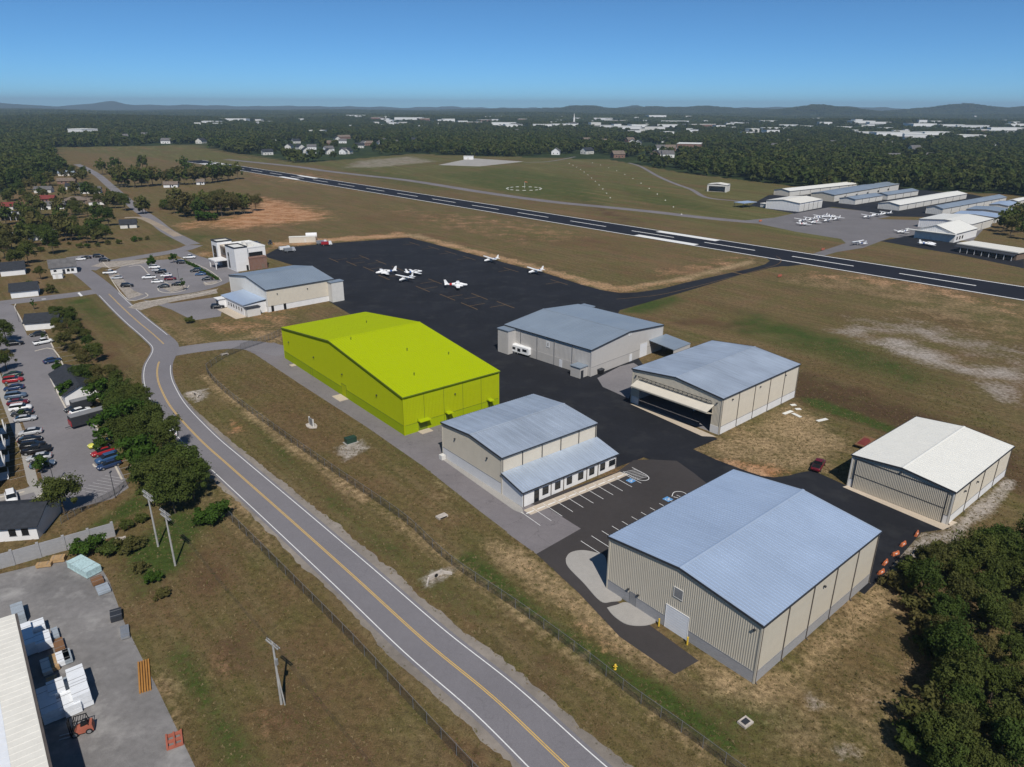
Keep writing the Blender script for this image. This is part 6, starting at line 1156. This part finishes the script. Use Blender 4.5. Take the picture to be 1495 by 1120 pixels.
def tree(x, y, kind, h, label, group, name='tree', cat='tree', wide=1.0, z=0.0):
    base = {'A':9,'B':9,'C':5,'S':3.2,'Y':4.5,'D':12}[kind[0]]; s = h/base
    t = thing(name, label, cat, (x, y, z), rnd.uniform(0, 6.28), group); t.scale = (s*wide, s*wide, s)
    cm, tm = TV[kind]
    o = bpy.data.objects.new('crown', cm); COL.objects.link(o); o.parent = t
    o = bpy.data.objects.new('trunk', tm); COL.objects.link(o); o.parent = t
    return t
def in_poly(p, poly):
    c = False; n = len(poly)
    for i in range(n):
        (ax, ay), (bx, by) = poly[i], poly[(i+1) % n]
        if (ay > p[1]) != (by > p[1]) and p[0] < (bx-ax)*(p[1]-ay)/(by-ay)+ax: c = not c
    return c
def scatter(poly, n, mind, seed):
    r_ = random.Random(seed); xs = [p[0] for p in poly]; ys = [p[1] for p in poly]; out = []
    for _ in range(n*60):
        p = (r_.uniform(min(xs), max(xs)), r_.uniform(min(ys), max(ys)))
        if in_poly(p, poly) and all(math.hypot(p[0]-q[0], p[1]-q[1]) > mind for q in out): out.append(p)
        if len(out) >= n: break
    return out
NT = 0
# wood at the corner of the large hangar
for i, (x, y) in enumerate(scatter(Gs([(1318,868),(1360,838),(1420,826),(1540,800),(1640,1130),(1350,1180),(1352,1080),(1390,1010),(1352,930)]), 44, 3.1, 5)):
    tree(x, y, ['A0','A1','B0','A2','A3','B1'][i % 6], rnd.uniform(4.8, 7.4), ['dark leafy tree in the dense wood beside the large hangar','olive leafy tree in the dense wood beside the large hangar'][1 if i % 6 in (2,5) else 0], 'trees of the wood beside the large hangar'); NT += 1
for i, (px, py) in enumerate([(1312,862),(1330,845),(1352,832),(1378,825),(1400,820),(1345,900),(1350,925),(1368,960),(1380,1000),(1350,1060),(1340,1100)]):
    x, y = G(px, py); tree(x, y, ['S0','S2','S0'][i % 3], rnd.uniform(2.6, 4.0), 'low bush along the rim of the dense wood beside the large hangar', 'bushes on the rim of the wood', 'bush', 'bush', 1.2)
# tree belt between apartments and road
for i, (x, y) in enumerate(scatter(Gs([(78,470),(96,462),(130,500),(165,555),(205,605),(232,640),(262,690),(292,725),(300,745),(262,752),(205,735),(186,700),(172,660),(150,615),(128,580),(104,535),(84,500)]), 54, 3.3, 9)):
    far = y > 165
    tree(x, y, ['A1','B1','A0','B2','A3','B0'][i % 6] if far else ['A2','A0','A1','C0'][i % 4], rnd.uniform(3.6, 6.2) if far else rnd.uniform(6.0, 9.0), (['dark','olive','dark','olive','dark','olive'][i % 6] if far else ['dark','dark','dark','fresh green'][i % 4])+(' low tree in the thin stretch of the belt beside the apartments' if far else ' tall tree in the dense stretch of the belt beside the road'), 'trees of the belt along the road'); NT += 1
for px, py, k, h, lb in [(132,807,'S1',2.9,'big round green bush at the end of the panel fence'),(162,810,'S2',2.2,'low dark bush beside the big round bush at the yard corner'),(188,806,'S0',2.4,'low bush beside the stone culvert by the poles'),(200,800,'S0',2.0,'small bush on the bank beside the poles'),(312,762,'S1',3.4,'bright green bush at the start of the pole field fence'),(186,772,'S2',1.6,'small round bush on the lawn below the iron fence'),(208,762,'S2',1.5,'second small bush on the lawn below the iron fence'),(225,850,'S1',1.6,'low scrub on the bank beside the utility poles'),(238,872,'S0',1.4,'low rusty scrub below the utility poles'),(205,835,'S0',1.5,'low scrub between lumber yard and poles')]:
    x, y = G(px, py); tree(x, y, k, h, lb, None, 'bush', 'bush', 1.15)
for px, py, k, h, lb in [(95,752,'A2',7.5,'leafy young tree beside the apartment path gate'),(102,586,'C0',5.5,'young tree in front of the long dark-roofed garage'),(88,548,'C1',4.0,'young tree at the corner of the long garage'),(66,500,'Y0',3.6,'reddish young tree over the white pickup island'),(150,662,'C1',3.8,'young tree over the yellow and red cars'),(63,690,'C0',3.8,'young tree beside the teal blue car'),(10,500,'A0',7.0,'round dense tree by the car park entrance'),(-4,520,'A3',7.0,'round tree beside the dense one at the car park entrance'),(10,540,'B0',6.0,'olive tree at the head of the apartment row'),(-2,545,'A1',6.0,'dark tree behind the olive tree at the apartment row'),(33,611,'Y0',3.0,'slim sapling on the small kerbed island'),(50,452,'Y0',4.0,'slim sapling behind the entrance garage'),
   (223,392,'C1',5.5,'round green tree at the head of the central terminal row'),(254,384,'C0',4.5,'small green tree by the terminal hedge'),(268,424,'Y0',5.0,'thin sapling on the central terminal island'),(277,472,'S2',2.2,'dark bush beside the annex car park'),(60,408,'B1',6.0,'olive bushy tree beside the white house'),(45,425,'S1',3.5,'bush before the dark-roofed garage by the side road'),(75,428,'S0',3.0,'low bush in the lawn below the white house'),(25,392,'A1',9,'tall dark tree behind the white house'),(42,385,'A0',9.5,'tall dark tree rising behind the garages'),(8,378,'B2',9,'tall olive tree behind the garages'),(-8,395,'A2',9,'tall dark tree at the lane behind the garages')]:
    x, y = G(px, py); tree(x, y, k, h, lb, None, 'tree' if k[0] != 'S' else 'bush', 'tree' if k[0] != 'S' else 'bush'); NT += 1
# clipped hedge beside the terminal
hx = smooth(Gs([(268,383),(285,390),(300,399),(318,409)]), 3)
t = thing('hedge', 'clipped green hedge curving between car park and terminal drive', 'hedge', (hx[0][0], hx[0][1], .03)); g = np.random.default_rng(4); m = MB()
for i in range(2600):
    f = g.random()*(len(hx)-1.001); k = int(f); x_ = hx[k][0]+(hx[k+1][0]-hx[k][0])*(f-k)+g.normal()*.35-hx[0][0]; y_ = hx[k][1]+(hx[k+1][1]-hx[k][1])*(f-k)+g.normal()*.35-hx[0][1]; z_ = g.random()*1.2; s = .22; n_ = Vector(g.normal(size=3)).normalized(); a_ = n_.orthogonal().normalized()*s; b_ = n_.cross(a_.normalized())*s; c_ = Vector((x_,y_,z_)); m.add([c_-a_,c_-b_,c_+a_,c_+b_], [(0,1,2,3)])
obj('foliage', m, M['leafC'], t)
# field clumps and rows
def row(pxs, k, hr, lb, grp, jit=2.0):
    global NT
    for i, (px, py) in enumerate(pxs):
        x, y = G(px, py); kk = k[i % len(k)]; tone = {'A':'dark ','B':'olive ','S':'','D':'olive ' if kk[1] in '02' else 'dark '}[kk[0]]; tree(x+rnd.uniform(-jit,jit), y+rnd.uniform(-jit,jit), kk, rnd.uniform(*hr), tone+lb.replace('dark ','') if tone else lb, grp); NT += 1
row([(168,272),(178,273),(188,274),(198,274),(207,273),(216,272),(227,271),(236,270),(246,270),(255,270),(264,270),(272,270),(281,269),(290,268),(298,268),(306,267),(315,266),(324,265),(333,264),(341,263),(205,268),(270,262),(323,262),(346,262),(256,268),(181,266)], ['D0','D1','D2','D3'], (12, 18), 'broad tree in the long tree row across the field', 'trees of the long row across the field', 4)
row([(208,249),(270,251),(168,249),(150,255)], ['D1','D3'], (13, 17), 'single round tree on the far field', 'single trees on the far field')
row([(275,318),(285,316),(296,315),(304,316),(312,314),(322,314),(330,316),(338,313),(347,314),(355,312),(362,313),(366,309),(300,309),(318,308),(340,307),(280,309),(352,306),(262,306),(258,311),(296,320)], ['D0','B0','D2','B1','D1'], (10, 17), 'tall tree in the clump beside the bare orange earth', 'trees of the clump beside the orange earth', 3)
row([(245,303),(252,306),(267,316),(292,322),(300,322),(238,306),(310,322)], ['S1','S2'], (4, 6), 'round shrub at the foot of the field clump', 'shrubs of the field clump', 2)
row([(112,352),(122,356),(132,350),(142,356),(150,350),(138,345),(128,340),(115,342),(105,345),(98,352),(90,340),(100,335),(85,345),(155,330),(148,325),(165,305),(172,300),(158,298),(150,305),(178,308),(130,290),(136,284),(142,290),(122,262),(116,268),(128,258),(212,312),(205,312),(60,360),(52,352),(62,345),(70,372),(40,362),(20,365),(30,285),(20,292),(40,278),(12,300),(64,278),(72,272),(58,268),(95,290),(100,262),(108,256)], ['D0','A0','D1','D2','A1','D3'], (8, 13), 'street tree among the houses by the country road', 'street trees among the houses', 3)
rs_ = random.Random(21); ex = []
while len(ex) < 46:
    px, py = rs_.uniform(-30,150), rs_.uniform(262,372)
    x_, y_ = G(px, py)
    if in_poly((px,py), [(-30,285),(40,268),(80,258),(112,262),(128,290),(150,310),(165,328),(120,350),(60,372),(-30,378)]) and all(math.hypot(x_-h_[0], y_-h_[1]) > h_[2]*.75 for h_ in HOUSE_XY) and abs((px-45)*.1+py-337) > 7: ex.append((px,py))
row(ex, ['D2','D0','A2','D3','B1'], (7, 12), 'garden tree on the lawns behind the terminal drive', 'garden trees behind the terminal', 1)
row([(1480,345),(1490,340),(1475,335),(1485,330),(1492,350),(1470,340),(1496,322),(1484,318),(1505,335)], ['D0','D1','D3'], (9, 12), 'dark tree behind the low office with the veranda', 'trees behind the low office')
row([(100,358),(80,362),(130,362),(160,357),(175,356),(195,353),(215,350),(60,368),(205,351),(145,360),(115,362)], ['S0','S2','S1'], (1.6, 2.6), 'low scrub along the ditch behind the terminal drive', 'scrub along the ditch', 1)
# woodland to the horizon: the nearest trees singly, the rest as one mass
g = np.random.default_rng(11)
def field(r0, r1, sp, amax=44):
    n = int(R(2*amax)/2*(r1*r1-r0*r0)/(sp*sp)); r = np.sqrt(g.uniform(r0*r0, r1*r1, n)); a = R(g.uniform(-amax, amax, n)) if False else np.radians(g.uniform(-amax, amax, n))
    return r*np.sin(a), r*np.cos(a)
HX = np.array(HOUSE_XY)
def keep(x, y, thin):
    k = ~inside(x, y, CLEARW)
    dens = np.sin(x/97+y/61)+np.sin(x/43-y/71+1)+np.sin(x/210+y/330+2)+.8*np.sin(x/23+y/19)
    k &= (dens > -1.9+thin) | (g.random(x.size) < .25)
    for cx, cy, rr_ in HX:
        k &= (x-cx)**2+(y-cy)**2 > rr_*rr_*.8
    return k
xs, ys = field(300, 1900, 10.5); k = keep(xs, ys, 0); xs, ys = xs[k], ys[k]
xs2, ys2 = field(1900, 3600, 14); k = keep(xs2, ys2, .3); xs2, ys2 = xs2[k], ys2[k]
order = np.argsort(np.hypot(xs, ys)+np.where(np.abs(np.degrees(np.arctan2(xs, ys))) > 36.5, 1e5, 0)); NS = max(0, 290-NT)
for i in order[:NS]:
    tree(float(xs[i]), float(ys[i]), 'D%d' % (i % 4), float(g.uniform(8, 14)), ['olive','dark','olive','dark'][i % 4]+' tree at the near rim of the woodland beyond the airfield', 'trees at the rim of the woodland', z=float(hfun(xs[i], ys[i])))
rest = order[NS:]; fx = np.concatenate([xs[rest], xs2]); fy = np.concatenate([ys[rest], ys2])
fx3, fy3 = field(3600, 9000, 42); k = keep(fx3, fy3, .5); fx3, fy3 = fx3[k], fy3[k]
FV = [tree_meshes('F%d' % i, 170, 1.7, 11, 4.8, 80+i, M['leafD'], 16, .06)[0] for i in range(5)]
def grove(seed):
    r_ = np.random.default_rng(seed); co = []; nn = 0
    for q in range(14):
        cx, cy = r_.uniform(-24, 24, 2); hh = r_.uniform(8, 14); e = r_.normal(size=(45,3)); e /= np.linalg.norm(e, axis=1)[:,None]; e[:,2] = np.abs(e[:,2])*1.2-.2
        p = e*np.array([5.5,5.5,hh*.5])+np.array([cx,cy,hh*.5]); nr = e+.4*r_.normal(size=e.shape); nr /= np.linalg.norm(nr,axis=1)[:,None]; a = np.cross(nr, r_.normal(size=e.shape)); a /= np.linalg.norm(a,axis=1)[:,None]; b_ = np.cross(nr,a); s = 2.6
        co.append(np.stack([p-a*s,p-b_*s,p+a*s,p+b_*s],1).reshape(-1,3))
    co = np.concatenate(co); f = np.arange(len(co)).reshape(-1,4); me = bpy.data.meshes.new('grove'); me.from_pydata(co.tolist(), [], f.tolist()); me.materials.append(M['leafD']); return me
GV = [grove(90+i) for i in range(4)]
def mass(name, x, y, meshes, s0, s1, label):
    pc = bpy.data.collections.new(name+'_models')
    for q, me_ in enumerate(meshes): pc.objects.link(bpy.data.objects.new('%s_model' % name, me_))
    me = bpy.data.meshes.new(name); n = len(x); me.vertices.add(n); me.vertices.foreach_set('co', np.stack([x, y, hfun(x, y)], -1).astype(np.float32).ravel())
    for nm, tp, val in (('rot','FLOAT',g.uniform(0,6.28,n)), ('scl','FLOAT',g.uniform(s0,s1,n)), ('pick','INT',g.integers(0,len(meshes),n))):
        at_ = me.attributes.new(nm, tp, 'POINT'); at_.data.foreach_set('value', val.astype(np.float32 if tp == 'FLOAT' else np.int32))
    o = bpy.data.objects.new(name, me); COL.objects.link(o); tag(o, label, 'woodland', kind='stuff')
    ng = bpy.data.node_groups.new(name, 'GeometryNodeTree'); ng.interface.new_socket('Geometry', in_out='INPUT', socket_type='NodeSocketGeometry'); ng.interface.new_socket('Geometry', in_out='OUTPUT', socket_type='NodeSocketGeometry')
    N = ng.nodes.new; gi, go_ = N('NodeGroupInput'), N('NodeGroupOutput'); ip = N('GeometryNodeInstanceOnPoints'); ci = N('GeometryNodeCollectionInfo'); ci.inputs['Collection'].default_value = pc; ci.inputs['Separate Children'].default_value = True
    def attr(nm, tp): q = N('GeometryNodeInputNamedAttribute'); q.data_type = tp; q.inputs['Name'].default_value = nm; return q.outputs['Attribute']
    cb = N('ShaderNodeCombineXYZ'); l = ng.links.new; l(attr('rot','FLOAT'), cb.inputs[2]); l(gi.outputs[0], ip.inputs['Points']); l(ci.outputs[0], ip.inputs['Instance']); ip.inputs['Pick Instance'].default_value = True
    l(attr('pick','INT'), ip.inputs['Instance Index']); l(cb.outputs[0], ip.inputs['Rotation']); l(attr('scl','FLOAT'), ip.inputs['Scale']); l(ip.outputs[0], go_.inputs[0])
    md = o.modifiers.new('scatter', 'NODES'); md.node_group = ng; return o
mass('woodland', fx, fy, FV, .75, 1.5, 'dense green woodland spreading beyond the airfield')
mass('far_forest', fx3, fy3, GV, .85, 1.2, 'hazy dark forest stretching to the hills')
# ---------------------------------------------------------------- dry grass tufts over the near ground
def tuft(seed, hh):
    r_ = random.Random(seed); m = MB()
    for q in range(9):
        a = r_.uniform(0, 6.28); d_ = r_.uniform(0, .16); x_, y_ = d_*math.cos(a), d_*math.sin(a); lx, ly = r_.uniform(-.12,.12), r_.uniform(-.12,.12); wx, wy = .035*math.cos(a+1.5), .035*math.sin(a+1.5)
        m.add([(x_-wx,y_-wy,0),(x_+wx,y_+wy,0),(x_+lx,y_+ly,hh*r_.uniform(.6,1.1))], [(0,1,2)])
    me = m.mesh('tuft'); me.materials.append(M['tuft']); return me
b = NB('dry_grass'); oi = b.n('ShaderNodeObjectInfo'); cr_ = b.n('ShaderNodeValToRGB'); b.l(oi.outputs['Random'], cr_.inputs[0]); e_ = cr_.color_ramp.elements
for q, (pos, cc_) in enumerate([(0,(.065,.072,.020,1)),(.35,(.115,.10,.036,1)),(.7,(.165,.12,.060,1)),(1,(.26,.20,.11,1))]):
    if q in (0, 1): el = e_[q]; el.position = pos
    else: el = e_.new(pos)
    el.color = cc_
M['tuft'] = b.done(cr_.outputs[0], .9, spec=.1)
n_ = 210000; tx = g.uniform(-110, 120, n_); ty = 48+170*g.random(n_)**1.35
k = np.abs(tx) < ty*.80+8
for poly in PAV:
    xs_ = [p[0] for p in poly]; ys_ = [p[1] for p in poly]
    if max(ys_) < 40 or min(ys_) > 230: continue
    k &= ~inside(tx, ty, [(float(p[0]), float(p[1])) for p in poly])
dd_ = seg_dist(tx, ty, ROADC[:52], False); k &= dd_ > 4.6+1.0*g.random(n_)
clump = np.sin(tx/3.1+ty/2.3)+np.sin(tx/1.7-ty/2.9+1)+np.sin(tx/7+ty/11); k &= g.random(n_) < .55+.08*clump
mass('grass', tx[k], ty[k], [tuft(i, .07+.03*i) for i in range(4)], .7, 1.5, 'dry brown and olive grass tufts covering the near ground')
# ---------------------------------------------------------------- the air
hz = MB().box(-19000, 19000, -3500, 20500, -1.5, 240)
hm = bpy.data.materials.new('haze'); hm.use_nodes = True; hn = hm.node_tree; hn.nodes.clear(); pv = hn.nodes.new('ShaderNodeVolumePrincipled'); ho = hn.nodes.new('ShaderNodeOutputMaterial'); hn.links.new(pv.outputs[0], ho.inputs['Volume'])
pv.inputs['Color'].default_value = (.60,.80,1,1); pv.inputs['Density'].default_value = 8e-5; pv.inputs['Anisotropy'].default_value = .1
tag(obj('haze', hz, hm), 'thin blue haze hanging over the whole landscape', 'haze', kind='stuff')
print('trees', NT, NS, 'forest', len(fx), len(fx3), 'objects', len(bpy.data.objects))
